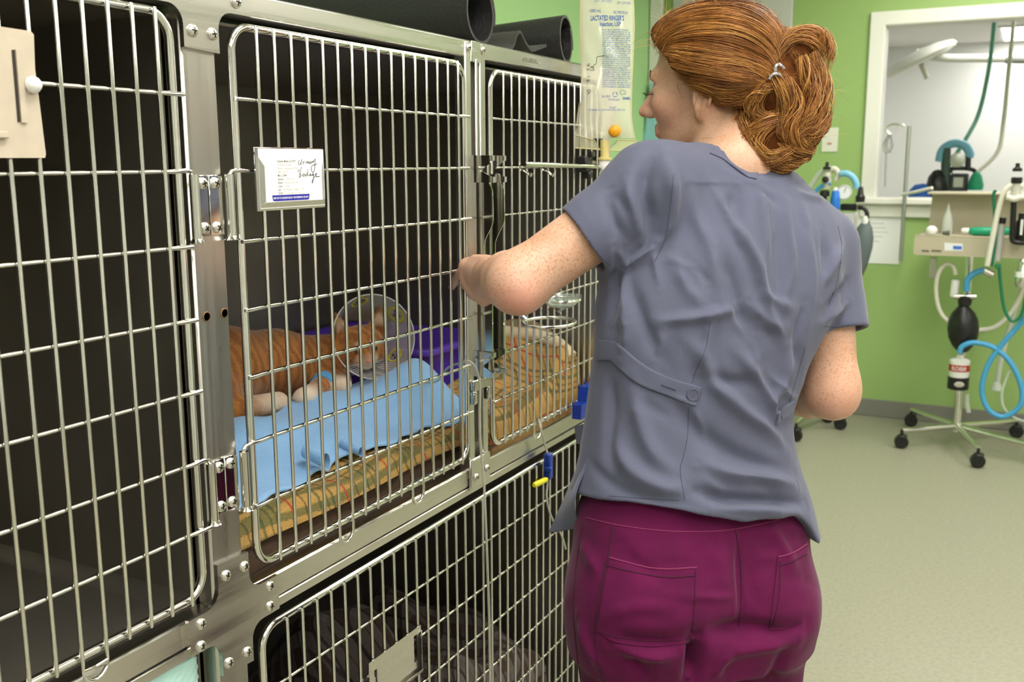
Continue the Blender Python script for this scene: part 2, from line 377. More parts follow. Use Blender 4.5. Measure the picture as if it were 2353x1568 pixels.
build('latch_bracket', MB().box((1.549, -0.012, 1.035), (1.613, -0.003, 1.056), 0.002).box((1.549, -0.012, 1.010), (1.562, -0.003, 1.036), 0.002).box((1.600, -0.012, 1.010), (1.613, -0.003, 1.036), 0.002), MIRROR, cp)

# a wire door: rounded frame rail, upright bars in front of it, cross wires between
RB, RW, RR = 0.0027, 0.0028, 0.0056
def wire_door(cage, x0, x1, z0, z1, bars, wires, hinge_side=None, hinge_rows=(), loops=(), rows_ext=True, latch_rows=(), latch_side=None):
    rc = 0.030
    path = []
    for (cx, cz_, a0) in ((x0 + rc, z1 - rc, PI), (x1 - rc, z1 - rc, PI/2), (x1 - rc, z0 + rc, 0), (x0 + rc, z0 + rc, -PI/2)):
        path += [(cx + rc*math.cos(a), -0.004, cz_ + rc*math.sin(a)) for a in np.linspace(a0, a0 - PI/2, 9)]
    dr = build('door', MB().tube(path, RR, 14, closed=True), CHROME, cage)
    zt, zb = z1 + 0.003, z0 - 0.004
    bme = mesh_from('bar', *(lambda m: (m.v, m.f))(MB().tube([(0, 0, 0), (0, 0, 0.004), (0, 0, zt - zb - 0.003), (0, 0, zt - zb)], [RB*0.7, RB, RB, RB*0.7], 10)))
    loopbars = {b for l in loops for b in l}
    for i, bx in enumerate(bars):
        o = link('bar', bme, CHROME, dr, (bx, -0.0125, zb))
    for (i, j) in loops:
        a, b = bars[i], bars[j]; c = (a + b)/2; r = abs(b - a)/2
        pts = [(a, -0.0125, z0), (a, -0.0125, z0 - 0.014)] + [(c - r*math.cos(t), -0.0125, z0 - 0.014 - r*math.sin(t)) for t in np.linspace(0.15, PI - 0.15, 9)] + [(b, -0.0125, z0 - 0.014), (b, -0.0125, z0)]
        build('bumper_loop', MB().tube(pts, RB, 10), CHROME, dr)
    for k, wz in enumerate(wires):
        xa, xb = x0 - 0.005, x1 + 0.011
        y = -0.0082
        if hinge_side == 'L' and k in hinge_rows:
            pts = [(x0 - 0.020, -0.009, wz - 0.020), (x0 - 0.020, -0.009, wz - 0.006), (x0 - 0.016, -0.0095, wz), (x0 - 0.006, -0.011, wz + 0.001), (x0 + 0.012, -0.010, wz), (x0 + 0.03, y, wz), (xb, y, wz)]
        elif hinge_side == 'R' and k in hinge_rows:
            pts = [(x1 + 0.020, -0.009, wz - 0.020), (x1 + 0.020, -0.009, wz - 0.006), (x1 + 0.016, -0.0095, wz), (x1 + 0.006, -0.011, wz + 0.001), (x1 - 0.012, -0.010, wz), (x1 - 0.03, y, wz), (x0 - 0.005, y, wz)]
        else:
            pts = [(xa, -0.011, wz), (x0 + 0.010, -0.0105, wz), (x0 + 0.026, y, wz), (x1 - 0.026, y, wz), (x1 - 0.012, -0.0105, wz), (xb, -0.011, wz)]
            if latch_side == 'R' and k in latch_rows: pts += [(x1 + 0.028, -0.017, wz), (x1 + 0.033, -0.024, wz)]
            if latch_side == 'L' and k in latch_rows: pts = [(x0 - 0.018, -0.026, wz), (x0 - 0.012, -0.018, wz)] + pts
        build('cross_wire', MB().tube(pts, RW, 10), CHROME, dr)
    return dr
ROWS = [1.530, 1.4415, 1.353, 1.2645, 1.176, 1.0875, 1.000]
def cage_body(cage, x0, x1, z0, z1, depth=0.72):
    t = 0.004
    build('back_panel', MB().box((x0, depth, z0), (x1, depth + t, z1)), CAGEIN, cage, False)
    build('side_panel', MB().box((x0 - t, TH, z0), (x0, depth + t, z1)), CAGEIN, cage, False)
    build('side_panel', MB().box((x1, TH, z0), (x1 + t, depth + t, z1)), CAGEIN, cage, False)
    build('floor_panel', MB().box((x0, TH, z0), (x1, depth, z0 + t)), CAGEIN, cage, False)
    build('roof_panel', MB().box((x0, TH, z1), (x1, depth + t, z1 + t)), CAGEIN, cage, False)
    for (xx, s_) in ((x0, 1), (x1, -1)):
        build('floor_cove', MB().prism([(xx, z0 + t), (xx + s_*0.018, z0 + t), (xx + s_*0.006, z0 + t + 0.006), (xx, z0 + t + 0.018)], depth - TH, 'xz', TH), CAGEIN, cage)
upper = empty('kennel_cage', (1.56, 0.38, 0.885), 'upper double-width steel cage with two wire doors, holding the orange cat', 'cage')
cage_body(upper, 0.952, 2.168, 0.880, 1.622)
barsA = list(np.linspace(1.005, 1.502, 16))
doorA = wire_door(upper, 0.968, 1.533, 0.915, 1.618, barsA, ROWS, 'L', (1, 5), loops=((4, 5), (10, 11)), latch_side='R', latch_rows=(1, 5))
barsC = [1.666 + 0.0321*i for i in range(16)]
doorC = wire_door(upper, 1.630, 2.158, 0.912, 1.614, barsC, ROWS, 'R', (1, 5), loops=((4, 5), (10, 11)), latch_side='L', latch_rows=(1, 5))
left = empty('kennel_cage', (0.6, 0.38, 0.885), 'empty upper steel cage with a wire door and beige card holder', 'cage')
cage_body(left, 0.327, 0.882, 0.880, 1.622)
barsB = [0.841 - 0.0325*i for i in range(15)]
doorB = wire_door(left, 0.345, 0.868, 0.915, 1.620, barsB, ROWS, 'R', (1, 5), loops=((4, 5), (9, 10)))
lower = empty('kennel_cage', (1.56, 0.38, 0.10), 'lower double-width steel cage with one long wire door and bare metal card plate', 'cage')
cage_body(lower, 0.952, 2.168, 0.10, LZ1 - 0.006)
barsD = [1.012 + 0.03305*i for i in range(34)]
doorD = wire_door(lower, 0.968, 2.145, 0.130, 0.821, barsD, [0.730, 0.640, 0.550, 0.460, 0.370, 0.280, 0.190], 'R', (1, 5))
lowleft = empty('kennel_cage', (0.6, 0.38, 0.10), 'lower steel cage beneath the empty one, with teal towel at its opening', 'cage')
cage_body(lowleft, 0.327, 0.882, 0.10, LZ1 - 0.006)
rack_base = build('base_rail', MB().box((0.262, 0.0, 0.0), (2.23, TH, 0.098), 0.003), STEEL, rack)
build('outer_end_panel', MB().box((2.176, TH, 0.845), (2.180, 0.73, 1.66)), STEEL, upper, False)
build('outer_end_panel', MB().box((2.176, TH, 0.0), (2.180, 0.73, 0.84)), STEEL, lower, False)
build('top_panel', MB().box((0.92, TH + .012, 1.650), (2.20, 0.73, 1.660)), STEEL, upper, False)
build('top_panel', MB().box((0.262, TH + .012, 1.650), (0.915, 0.73, 1.660)), STEEL, left, False)
# ------------------------------------------------------------------ implicit surfaces (for bodies, cloth and hair)
def A3(*p): return np.array(p, float)
def rcone(p, a, b, r1, r2):
    a = np.asarray(a, float); b = np.asarray(b, float); ba = b - a; q = p - a
    t = np.clip((q @ ba)/(ba @ ba + 1e-12), 0, 1)
    return np.linalg.norm(q - t[:, None]*ba, axis=1) - (r1 + (r2 - r1)*t)
def ell(p, c, rad, R=None):
    q = p - np.asarray(c, float)
    if R is not None: q = q @ np.asarray(R, float).T
    rad = np.asarray(rad, float)
    k0 = np.linalg.norm(q/rad, axis=1); k1 = np.linalg.norm(q/(rad*rad), axis=1) + 1e-9
    return k0*(k0 - 1)/k1
def smin(a, b, k):
    h = np.maximum(k - np.abs(a - b), 0)/k
    return np.minimum(a, b) - h*h*k*0.25
def smax(a, b, k): return -smin(-a, -b, k)
def nets(f, lo, hi, h, L=1.6, n=8):
    # sparse surface nets: only blocks near the surface are sampled
    lo = np.asarray(lo, float); hi = np.asarray(hi, float)
    nb = np.ceil((hi - lo)/(h*n)).astype(int)
    I = np.stack(np.meshgrid(*[np.arange(k) for k in nb], indexing='ij'), -1).reshape(-1, 3)
    c = lo + (I + 0.5)*h*n
    d = f(c); I = I[np.abs(d) < h*n*0.87*L + h]
    N = nb*n
    g = np.stack(np.meshgrid(*[np.arange(n + 1)]*3, indexing='ij'), -1).reshape(-1, 3)
    S = np.empty((len(I), n + 1, n + 1, n + 1))
    for s in range(0, len(I), 400):
        J = I[s:s+400]; p = lo + (J[:, None, :]*n + g[None])*h
        S[s:s+400] = f(p.reshape(-1, 3)).reshape(-1, n + 1, n + 1, n + 1)
    neg = S < 0
    cor = [(i, j, k) for i in (0, 1) for j in (0, 1) for k in (0, 1)]
    sl = lambda A, c_: A[:, c_[0]:n + c_[0], c_[1]:n + c_[1], c_[2]:n + c_[2]]
    cnt = sum(sl(neg, c_).astype(np.int8) for c_ in cor)
    B = np.argwhere((cnt > 0) & (cnt < 8))
    gi = I[B[:, 0]]*n + B[:, 1:]
    cv = {c_: S[B[:, 0], B[:, 1] + c_[0], B[:, 2] + c_[1], B[:, 3] + c_[2]] for c_ in cor}
    acc = np.zeros((len(B), 3)); num = np.zeros(len(B))
    for c_ in cor:
        for ax in range(3):
            if c_[ax] == 0:
                e = list(c_); e[ax] = 1; a, b = cv[c_], cv[tuple(e)]
                x = (a < 0) != (b < 0); t = np.where(x, a/(a - b + 1e-20), 0)
                pt = np.tile(np.array(c_, float), (len(B), 1)); pt[:, ax] += t
                acc += pt*x[:, None]; num += x
    V = lo + (gi + acc/num[:, None])*h
    ids = (gi[:, 0]*(N[1] + 1) + gi[:, 1])*(N[2] + 1) + gi[:, 2]
    o = np.argsort(ids); V = V[o]; gi = gi[o]; ids = ids[o]
    cv = {k: v[o] for k, v in cv.items()}
    F = []
    for ax in range(3):
        e = [0, 0, 0]; e[ax] = 1; a, b = cv[(0, 0, 0)], cv[tuple(e)]
        m = (a < 0) != (b < 0); u, w_ = (ax + 1) % 3, (ax + 2) % 3
        G = gi[m]; fl = (a[m] < 0)
        qs = []; ok = np.ones(len(G), bool)
        for (du, dw) in ((-1, -1), (0, -1), (0, 0), (-1, 0)):
            H = G.copy(); H[:, u] += du; H[:, w_] += dw
            k = (H[:, 0]*(N[1] + 1) + H[:, 1])*(N[2] + 1) + H[:, 2]
            pos = np.minimum(np.searchsorted(ids, k), len(ids) - 1); ok &= ids[pos] == k; qs.append(pos)
        Q = np.stack(qs, 1); Q[~fl] = Q[~fl][:, ::-1]
        F.append(Q[ok])
    return V, np.concatenate(F)
def fast_mesh(name, V, F, smooth=True):
    me = bpy.data.meshes.new(name); V = np.asarray(V, np.float32); F = np.asarray(F, np.int32); k = F.shape[1]
    me.vertices.add(len(V)); me.vertices.foreach_set('co', V.ravel())
    me.loops.add(F.size); me.loops.foreach_set('vertex_index', F.ravel())
    me.polygons.add(len(F)); me.polygons.foreach_set('loop_start', np.arange(len(F), dtype=np.int32)*k)
    me.update(calc_edges=True); me.validate()
    if smooth: me.polygons.foreach_set('use_smooth', np.ones(len(F), bool))
    return me
def vnormals(V, F):
    T = V[F]; fn = np.cross(T[:, 2] - T[:, 0], T[:, 3] - T[:, 1]); N = np.zeros_like(V)
    for k in range(4): np.add.at(N, F[:, k], fn)
    return N/(np.linalg.norm(N, axis=1)[:, None] + 1e-12)
def relax(V, F, it=1, lam=0.5):
    for _ in range(it):
        S = np.zeros_like(V); C = np.zeros(len(V))
        for a, b in ((0, 1), (1, 2), (2, 3), (3, 0)):
            np.add.at(S, F[:, a], V[F[:, b]]); np.add.at(C, F[:, a], 1); np.add.at(S, F[:, b], V[F[:, a]]); np.add.at(C, F[:, b], 1)
        V = V + lam*(S/np.maximum(C, 1)[:, None] - V)
    return V
from mathutils.bvhtree import BVHTree
class Surf:
    # a built surface that can be hit by a ray, to lay seams, folds and pockets on it
    def __init__(s, V, F): s.t = BVHTree.FromPolygons([tuple(p) for p in V], [tuple(int(i) for i in q) for q in F])
    def hit(s, px, py, off=0.0):
        r = _n(ray(px, py)); h = s.t.ray_cast(Vector(CAM), Vector(r))
        if h[0] is None: return None, None
        nn = np.array(h[1]); nn = nn if nn @ r < 0 else -nn
        return np.array(h[0]) + nn*off, nn
    def near(s, p, off=0.0):
        h = s.t.find_nearest(Vector(p)); nn = np.array(h[1]); return np.array(h[0]) + nn*off, nn
    def line(s, pts, off=0.0, n=6):
        out = []
        for q in smoothpath([(x, y, 0) for x, y in pts], n):
            h, _ = s.hit(q[0], q[1], off)
            if h is not None: out.append(h)
        return out
def segdist(P, poly):
    d = np.full(len(P), 1e9)
    for a, b in zip(poly[:-1], poly[1:]):
        ba = b - a; q = P - a; t = np.clip((q @ ba)/(ba @ ba + 1e-12), 0, 1)
        d = np.minimum(d, np.linalg.norm(q - t[:, None]*ba, axis=1))
    return d
def apply_folds(V, F, folds):
    # folds: (pixel polyline, height, width); each is a soft ridge (or valley) laid on the cloth
    S = Surf(V, F); N = vnormals(V, F); D = np.zeros(len(V))
    for (pts, hgt, wid) in folds:
        poly = S.line(pts, 0.0, 4)
        if len(poly) < 2: continue
        lo = np.min(poly, 0) - 4*wid; hi = np.max(poly, 0) + 4*wid
        m = np.where(np.all((V > lo) & (V < hi), axis=1))[0]
        if not len(m): continue
        P = V[m]; d = segdist(P, poly)
        A = np.array(poly); L_ = np.linalg.norm(P[:, None, :] - A[None, [0, -1], :], axis=2).min(1)
        tot = np.linalg.norm(np.diff(A, axis=0), axis=1).sum()
        fade = np.clip(L_/(0.30*tot + 1e-9), 0.0, 1.0)
        D[m] += hgt*np.exp(-d*d/(2*wid*wid))*(0.15 + 0.85*fade)
    return V + N*D[:, None]
def hframe(az, pt, rl):
    az, pt, rl = math.radians(az), math.radians(pt), math.radians(rl)
    Fv = A3(math.cos(az)*math.cos(pt), math.sin(az)*math.cos(pt), -math.sin(pt)); Lv = A3(-math.sin(az), math.cos(az), 0); Uv = np.cross(Fv, Lv)
    return np.stack([Fv, Lv*math.cos(rl) + Uv*math.sin(rl), -Lv*math.sin(rl) + Uv*math.cos(rl)])

def crumple(V, F, amp, seed):
    # soft random creases: ridged sums of sines along random directions
    rg = np.random.default_rng(seed); N = vnormals(V, F); D = np.zeros(len(V))
    for i in range(14):
        k = _n(rg.normal(size=3)); w_ = rg.uniform(35, 110); ph = rg.uniform(0, 6.3); k2 = _n(rg.normal(size=3))
        m_ = np.clip(np.sin(V @ k2*rg.uniform(12, 26) + rg.uniform(0, 6.3)), 0, 1)
        D += m_*(1 - 2*np.abs(np.sin(V @ k*w_*.5 + 1.2*np.sin(V @ k2*20 + ph) + ph)))/w_*55
    return V + N*(amp*D/3)[:, None]
# ------------------------------------------------------------------ the person at the cage
TH0 = math.radians(32); FAZ = math.radians(49)
BF = A3(math.cos(FAZ), math.sin(FAZ), 0); BL = A3(-math.sin(FAZ), math.cos(FAZ), 0)      # body forward and left
def levels(rows):
    out = []
    for (py, xl_, xr_, D, b) in rows:
        c = dep((xl_ + xr_)/2, py, D); wv = (xr_ - xl_)/2*D/FPX
        a = math.sqrt(max(wv*wv - (b*math.sin(TH0))**2, 1e-4))/math.cos(TH0)
        out.append((c[2], c[0], c[1], a, b))
    out.sort(); return np.array(out)
def loft(p, Lv, shrink=0.0, pw=2.3):
    z = p[:, 2]; zz = np.clip(z, Lv[0, 0], Lv[-1, 0])
    cx, cy, a, b = [np.interp(zz, Lv[:, 0], Lv[:, k]) for k in (1, 2, 3, 4)]
    a = a - shrink; b = b - shrink
    q = p[:, :2] - np.stack([cx, cy], 1)
    u = np.abs(q @ BL[:2])/a; v = np.abs(q @ BF[:2])/b
    d = ((u**pw + v**pw + 1e-12)**(1/pw) - 1)*np.minimum(a, b)
    dz = np.maximum(np.maximum(Lv[0, 0] - z, z - Lv[-1, 0]), -0.2)
    return np.where(dz > 0, np.maximum(d, 0)*0.7 + dz, np.maximum(d, dz))
def dense(Lv, n=60):
    # smooth the level table with Catmull-Rom
    P = np.array(smoothpath([r for r in Lv], 8)); P = P[np.argsort(P[:, 0])]; return P
TOPL = dense(levels([(1235, 1292, 1876, 1.470, .138), (1150, 1314, 1852, 1.470, .138), (1060, 1338, 1824, 1.470, .124), (960, 1354, 1812, 1.475, .117), (860, 1369, 1842, 1.480, .119),
               (760, 1377, 1892, 1.485, .124), (660, 1388, 1924, 1.490, .126), (560, 1432, 1922, 1.495, .116), (480, 1490, 1885, 1.500, .100), (420, 1545, 1820, 1.505, .078)]))
PANL = dense(levels([(1480, 1328, 1836, 1.470, .122), (1400, 1322, 1848, 1.470, .128), (1300, 1323, 1850, 1.470, .129), (1230, 1330, 1850, 1.470, .125), (1170, 1337, 1846, 1.470, .116), (1120, 1352, 1825, 1.470, .106), (1060, 1365, 1805, 1.470, .100)]))
SL, EL, WL = dep(1497, 436, 1.435), dep(1190, 650, 1.405), dep(1130, 630, 1.625)
SR, ER, WR = dep(1882, 566, 1.560), dep(1908, 895, 1.530), dep(1770, 905, 1.735)
NB = dep(1685, 402, 1.510)
HS = 0.975
HR = hframe(88.8, -3.0, -6.0); HO = dep(1638.7, 214, 1.555)
def hd(f_, s_, u_): return HO + HS*(HR.T @ A3(f_, s_, u_))
def gated(f, c, r):
    # evaluate f only within r of c; elsewhere a safe positive distance
    def g(p):
        dd = np.linalg.norm(p - c, axis=1) - r; m_ = dd < 0.05
        out = np.maximum(dd, 0.04)
        if m_.any(): out[m_] = f(p[m_])
        return out
    return g
def head_full(p):
    q = (p - HO) @ HR.T/HS
    qm = q.copy(); qm[:, 1] = np.abs(qm[:, 1])
    d = ell(q, (-.006, 0, .046), (.096, .074, .083))
    d = smin(d, ell(q, (.036, 0, -.018), (.058, .056, .083)), .03)
    d = smin(d, rcone(qm, A3(.002, .046, -.050), A3(.068, .010, -.094), .020, .018), .022)
    d = smin(d, ell(q, (.083, 0, -.094), (.013, .018, .014)), .014)
    d = smin(d, ell(qm, (.058, .036, -.016), (.030, .024, .026)), .02)
    d = smin(d, rcone(qm, A3(.086, .034, .026), A3(.090, .006, .026), .010, .011), .014)
    d = smax(d, -ell(qm, (.101, .032, .004), (.017, .018, .012)), .012)
    d = smin(d, ell(qm, (.079, .032, .003), (.0125, .014, .011)), .004)
    d = smin(d, rcone(q, A3(.091, 0, .014), A3(.113, 0, -.028), .0070, .0095), .008)
    d = smin(d, ell(q, (.1155, 0, -.0325), (.0105, .0095, .0090)), .006)
    d = smin(d, ell(qm, (.1015, .0105, -.0345), (.0105, .0070, .0078)), .006)
    d = smax(d, -ell(qm, (.1085, .0065, -.0425), (.0050, .0034, .0040)), .003)
    d = smin(d, rcone(qm, A3(.0915, 0, -.0565), A3(.085, .020, -.0620), .0060, .0035), .006)
    d = smin(d, rcone(qm, A3(.0895, 0, -.0680), A3(.085, .018, -.0640), .0065, .0035), .005)
    d = smax(d, -rcone(qm, A3(.0985, 0, -.0625), A3(.090, .022, -.0630), .0009, .0006), .002)
    # ears
    er = ell(qm, (-.010, .0765, -.004), (.017, .0065, .030), hframe(18, 0, 0))
    er = smin(er, rcone(qm, A3(-.004, .073, -.030), A3(-.012, .074, -.020), .007, .007), .006)
    er = smax(er, -ell(qm, (-.006, .086, -.002), (.0085, .008, .016)), .004)
    hx = [A3(.002, .077, .004), A3(.001, .081, .019), A3(-.010, .085, .027), A3(-.022, .087, .021), A3(-.026, .086, .004), A3(-.020, .082, -.014)]
    for a, b in zip(hx[:-1], hx[1:]): er = smin(er, rcone(qm, a, b, .0032, .0032), .004)
    d = smin(d, er, .006)
    return d*HS
head_sdf = gated(head_full, HO, .16)
HANDL = {'k': [dep(1074, 613, 1.700), dep(1078, 640, 1.705), dep(1091, 663, 1.700), dep(1110, 680, 1.688)]}
FINGL = [([dep(1074, 613, 1.700), dep(1058, 628, 1.745), dep(1047, 645, 1.775), dep(1038, 660, 1.800)], [.0105, .0092, .0084, .0066]),
         ([dep(1078, 640, 1.705), dep(1069, 654, 1.748), dep(1082, 664, 1.768), dep(1098, 662, 1.755)], [.0105, .0092, .0084, .0068]),
         ([dep(1091, 663, 1.700), dep(1083, 676, 1.740), dep(1095, 684, 1.758), dep(1108, 680, 1.745)], [.0100, .0088, .0080, .0066]),
         ([dep(1110, 680, 1.688), dep(1104, 691, 1.722), dep(1114, 696, 1.738), dep(1124, 692, 1.726)], [.0090, .0078, .0070, .0058]),
         ([dep(1118, 606, 1.645), dep(1092, 601, 1.685), dep(1083, 606, 1.720), dep(1076, 622, 1.745)], [.0150, .0120, .0100, .0075])]
_wf = _n(WR - ER)
def rh(a, b, c): return WR + _wf*a + BF*b*0 + A3(0, 0, 1)*c + BL*b
FINGR = [([rh(.085, .018*i_ - .03, 0.010 - .006*i_), rh(.115, .018*i_ - .028, .004 - .006*i_), rh(.120, .018*i_ - .026, -.022 - .004*i_), rh(.100, .018*i_ - .024, -.034)], [.010, .009, .008, .0065]) for i_ in range(4)] \
    + [([rh(.02, .03, .01), rh(.06, .045, .005), rh(.09, .040, -.01), rh(.105, .030, -.02)], [.014, .012, .010, .0075])]
FOOTZ = 0.0
HIPL, HIPR = dep(1462, 1430, 1.455), dep(1722, 1430, 1.495)
KNL, KNR = A3(HIPL[0] + .01, HIPL[1] + .0, .47), A3(HIPR[0] + .02, HIPR[1] + .0, .47)
ANL, ANR = A3(KNL[0] - .01, KNL[1], .09), A3(KNR[0] - .0, KNR[1], .09)
def palm(p, W, ks, r):
    d = rcone(p, W, ks[0], .023, r); 
    for k in ks[1:]: d = smin(d, rcone(p, W, k, .023, r), .012)
    for a, b in zip(ks[:-1], ks[1:]): d = smin(d, rcone(p, a, b, r, r), .008)
    return d
def hand_l_full(p):
    hl = palm(p, WL, HANDL['k'], .0135)
    for k in HANDL['k']: hl = smin(hl, ell(p, k - _n(ray(1085, 640))*.006, (.0112, .0112, .0112)), .005)
    return digits(p, hl, FINGL)
def digits(p, h_, FG):
    for (pts, rr) in FG:
        g = None
        for i in range(3):
            c = rcone(p, pts[i], pts[i+1], rr[i], rr[i+1]); g = c if g is None else np.minimum(g, c)
        h_ = smin(h_, g, .005)
    return h_
def hand_r_full(p): return digits(p, palm(p, WR, [f_[0][0] for f_ in FINGR[:4]], .0135), FINGR)
hand_l = gated(hand_l_full, (WL + FINGL[0][0][3])/2, .14); hand_r = gated(hand_r_full, WR + _wf*.06, .14)
def body_sdf(p):
    d = smax(loft(p, TOPL, .020), dep(1600, 1040, 1.47)[2] - p[:, 2], .02)
    d = smin(d, loft(p, PANL, .040), .03)
    for S_ in (SL, SR): d = smin(d, rcone(p, NB, S_, .038, .042), .04)
    d = smin(d, rcone(p, dep(1672, 405, 1.515), hd(-.022, 0, -.040), .058, .049), .03)     # neck
    d = smin(d, rcone(p, dep(1700, 375, 1.470), hd(-.055, 0, -.015), .040, .040), .03)
    d = smin(d, rcone(p, hd(-.02, .058, -.03), dep(1610, 430, 1.53), .012, .016), .02)      # neck cord
    # arms
    for (S_, E_, W_, el) in ((SL, EL, WL, dep(1196, 676, 1.385)), (SR, ER, WR, dep(1925, 922, 1.520))):
        a = rcone(p, S_, E_, .049, .0405)
        ax = _n(E_ - S_); m1 = E_ - ax*.02
        fdir = _n(W_ - E_); fm = E_ + fdir*.065
        fo = smin(rcone(p, E_, fm, .0385, .0395), rcone(p, fm, W_, .0395, .0255), .02)
        a = smin(a, fo, .028)
        a = smin(a, ell(p, el, (.018, .018, .018)), .024)
        d = smin(d, a, .012)
    hl = hand_l(p); hr = hand_r(p)
    d = smin(d, hl, .012); d = smin(d, hr, .012)
    d = smin(d, head_sdf(p), .014)
    for (H_, K_, A_) in ((HIPL, KNL, ANL), (HIPR, KNR, ANR)):
        d = smin(d, smin(rcone(p, H_, K_, .052, .046), rcone(p, K_, A_, .048, .034), .02), .03)
        d = smin(d, rcone(p, A_, A_ + A3(BF[0]*.15, BF[1]*.15, -.05), .032, .026), .02)
    return d
SKIN = mat('freckled_skin', (0.62, 0.36, 0.24), 0.48, sss=0.12)
ns, ls, bs = nodes(SKIN)
tc = ns.new('ShaderNodeTexCoord')
def tex(kind, sc, det=3.0):
    t = ns.new(kind); t.inputs['Scale'].default_value = sc
    if 'Detail' in t.inputs: t.inputs['Detail'].default_value = det
    ls.new(tc.outputs['Object'], t.inputs['Vector']); return t
def mixc(fac, a, b):
    m_ = ns.new('ShaderNodeMix'); m_.data_type = 'RGBA'
    for sk, val in ((m_.inputs[0], fac), (m_.inputs[6], a), (m_.inputs[7], b)):
        if hasattr(val, 'is_output') or hasattr(val, 'links') and not isinstance(val, (tuple, float)): ls.new(val, sk)
        else: sk.default_value = val if not isinstance(val, tuple) else (*val, 1)
    return m_.outputs[2]
def ramp(src, a, b, hi=1.0):
    m_ = ns.new('ShaderNodeMapRange'); m_.inputs['From Min'].default_value = a; m_.inputs['From Max'].default_value = b; m_.inputs['To Max'].default_value = hi
    ls.new(src, m_.inputs['Value']); return m_.outputs[0]
def mathn(op, a, b):
    m_ = ns.new('ShaderNodeMath'); m_.operation = op
    for sk, val in ((m_.inputs[0], a), (m_.inputs[1], b)):
        if isinstance(val, (int, float)): sk.default_value = val
        else: ls.new(val, sk)
    return m_.outputs[0]
blotch = tex('ShaderNodeTexNoise', 22)
base = mixc(ramp(blotch.outputs['Fac'], .35, .65), (0.60, 0.345, 0.225), (0.66, 0.415, 0.30))
fa = ns.new('ShaderNodeAttribute'); fa.attribute_name = 'freckle'
la = ns.new('ShaderNodeAttribute'); la.attribute_name = 'blush'
f2 = tex('ShaderNodeTexNoise', 34, 2)
def spots(sc, hi, keep):
    v_ = ns.new('ShaderNodeTexVoronoi'); v_.inputs['Scale'].default_value = sc; ls.new(tc.outputs['Object'], v_.inputs['Vector'])
    sp_ = ns.new('ShaderNodeSeparateColor'); ls.new(v_.outputs['Color'], sp_.inputs[0])
    size = mathn('MULTIPLY', sp_.outputs[0], hi)
    m_ = ns.new('ShaderNodeMapRange'); ls.new(v_.outputs['Distance'], m_.inputs['Value']); ls.new(size, m_.inputs['From Max']); m_.inputs['From Min'].default_value = 0.0; m_.inputs['To Min'].default_value = 1.0; m_.inputs['To Max'].default_value = 0.0
    return mathn('MULTIPLY', mathn('POWER', m_.outputs[0], .6), ramp(sp_.outputs[1], keep, keep + .1))
fm = mathn('MAXIMUM', spots(270, .72, .08), mathn('MULTIPLY', spots(430, .75, .05), .8))
fm = mathn('MULTIPLY', fm, ramp(f2.outputs['Fac'], .10, .55, .85))
fm = mathn('MULTIPLY', fm, fa.outputs['Fac'])
base = mixc(fm, base, (0.46, 0.195, 0.075))
base = mixc(la.outputs['Fac'], base, (0.70, 0.31, 0.25))
ls.new(base, bs.inputs['Base Color'])
bp = ns.new('ShaderNodeBump'); bp.inputs['Strength'].default_value = 0.12; bp.inputs['Distance'].default_value = 0.0006
fb = tex('ShaderNodeTexNoise', 700, 3); ls.new(fb.outputs['Fac'], bp.inputs['Height']); ls.new(bp.outputs[0], bs.inputs['Normal'])
LO, HI = np.min([ANL, ANR, WL, SL, HO, NB, WR, ER, FINGL[0][0][3]], 0) - .17, np.max([ANL, ANR, WL, SL, HO, NB, WR, ER, FINGL[0][0][3]], 0) + .2
LO[2] = 0.01; HI[2] = HO[2] + .17
bV, bF = nets(body_sdf, LO, HI, 0.0025)
PBASE = A3((ANL[0] + ANR[0])/2, (ANL[1] + ANR[1])/2, 0.0)
person = empty('person', tuple(PBASE), 'person in grey-blue scrub top and magenta trousers reaching to the cage door latch', 'person')
bme = fast_mesh('body', bV, bF)
fr = np.full(len(bV), 0.95); q_ = (bV - HO) @ HR.T/HS
inhead = q_[:, 2] > -.13
fr[inhead & (np.linalg.norm(q_, axis=1) < .2)] = 0.55
hk = np.mean(HANDL['k'], 0); fr[np.linalg.norm(bV - hk, axis=1) < .09] = 0.35
bl = np.zeros(len(bV))
def blob(c, r, s_): 
    global bl
    bl = np.maximum(bl, s_*np.exp(-np.sum((bV - c)**2, axis=1)/(r*r)))
blob(dep(1196, 695, 1.37), .030, .75); blob(hd(.115, 0, -.032), .016, .55); blob(hd(.07, .045, -.02), .03, .30); blob(dep(1925, 930, 1.50), .03, .4)
lipd = segdist(bV, [hd(.085, .020, -.063), hd(.094, .010, -.0625), hd(.097, 0, -.0625)])
bl = np.maximum(bl, .75*np.clip(1 - (lipd - .006)/.003, 0, 1))
for pts, rr in FINGL: blob(pts[3], .012, .5)
for nm, arr in (('freckle', fr), ('blush', bl)):
    at_ = bme.attributes.new(nm, 'FLOAT', 'POINT'); at_.data.foreach_set('value', arr.astype(np.float32))
body = link('body', bme, SKIN, person)
body['label'] = 'pale freckled skin of head, arms and hands'
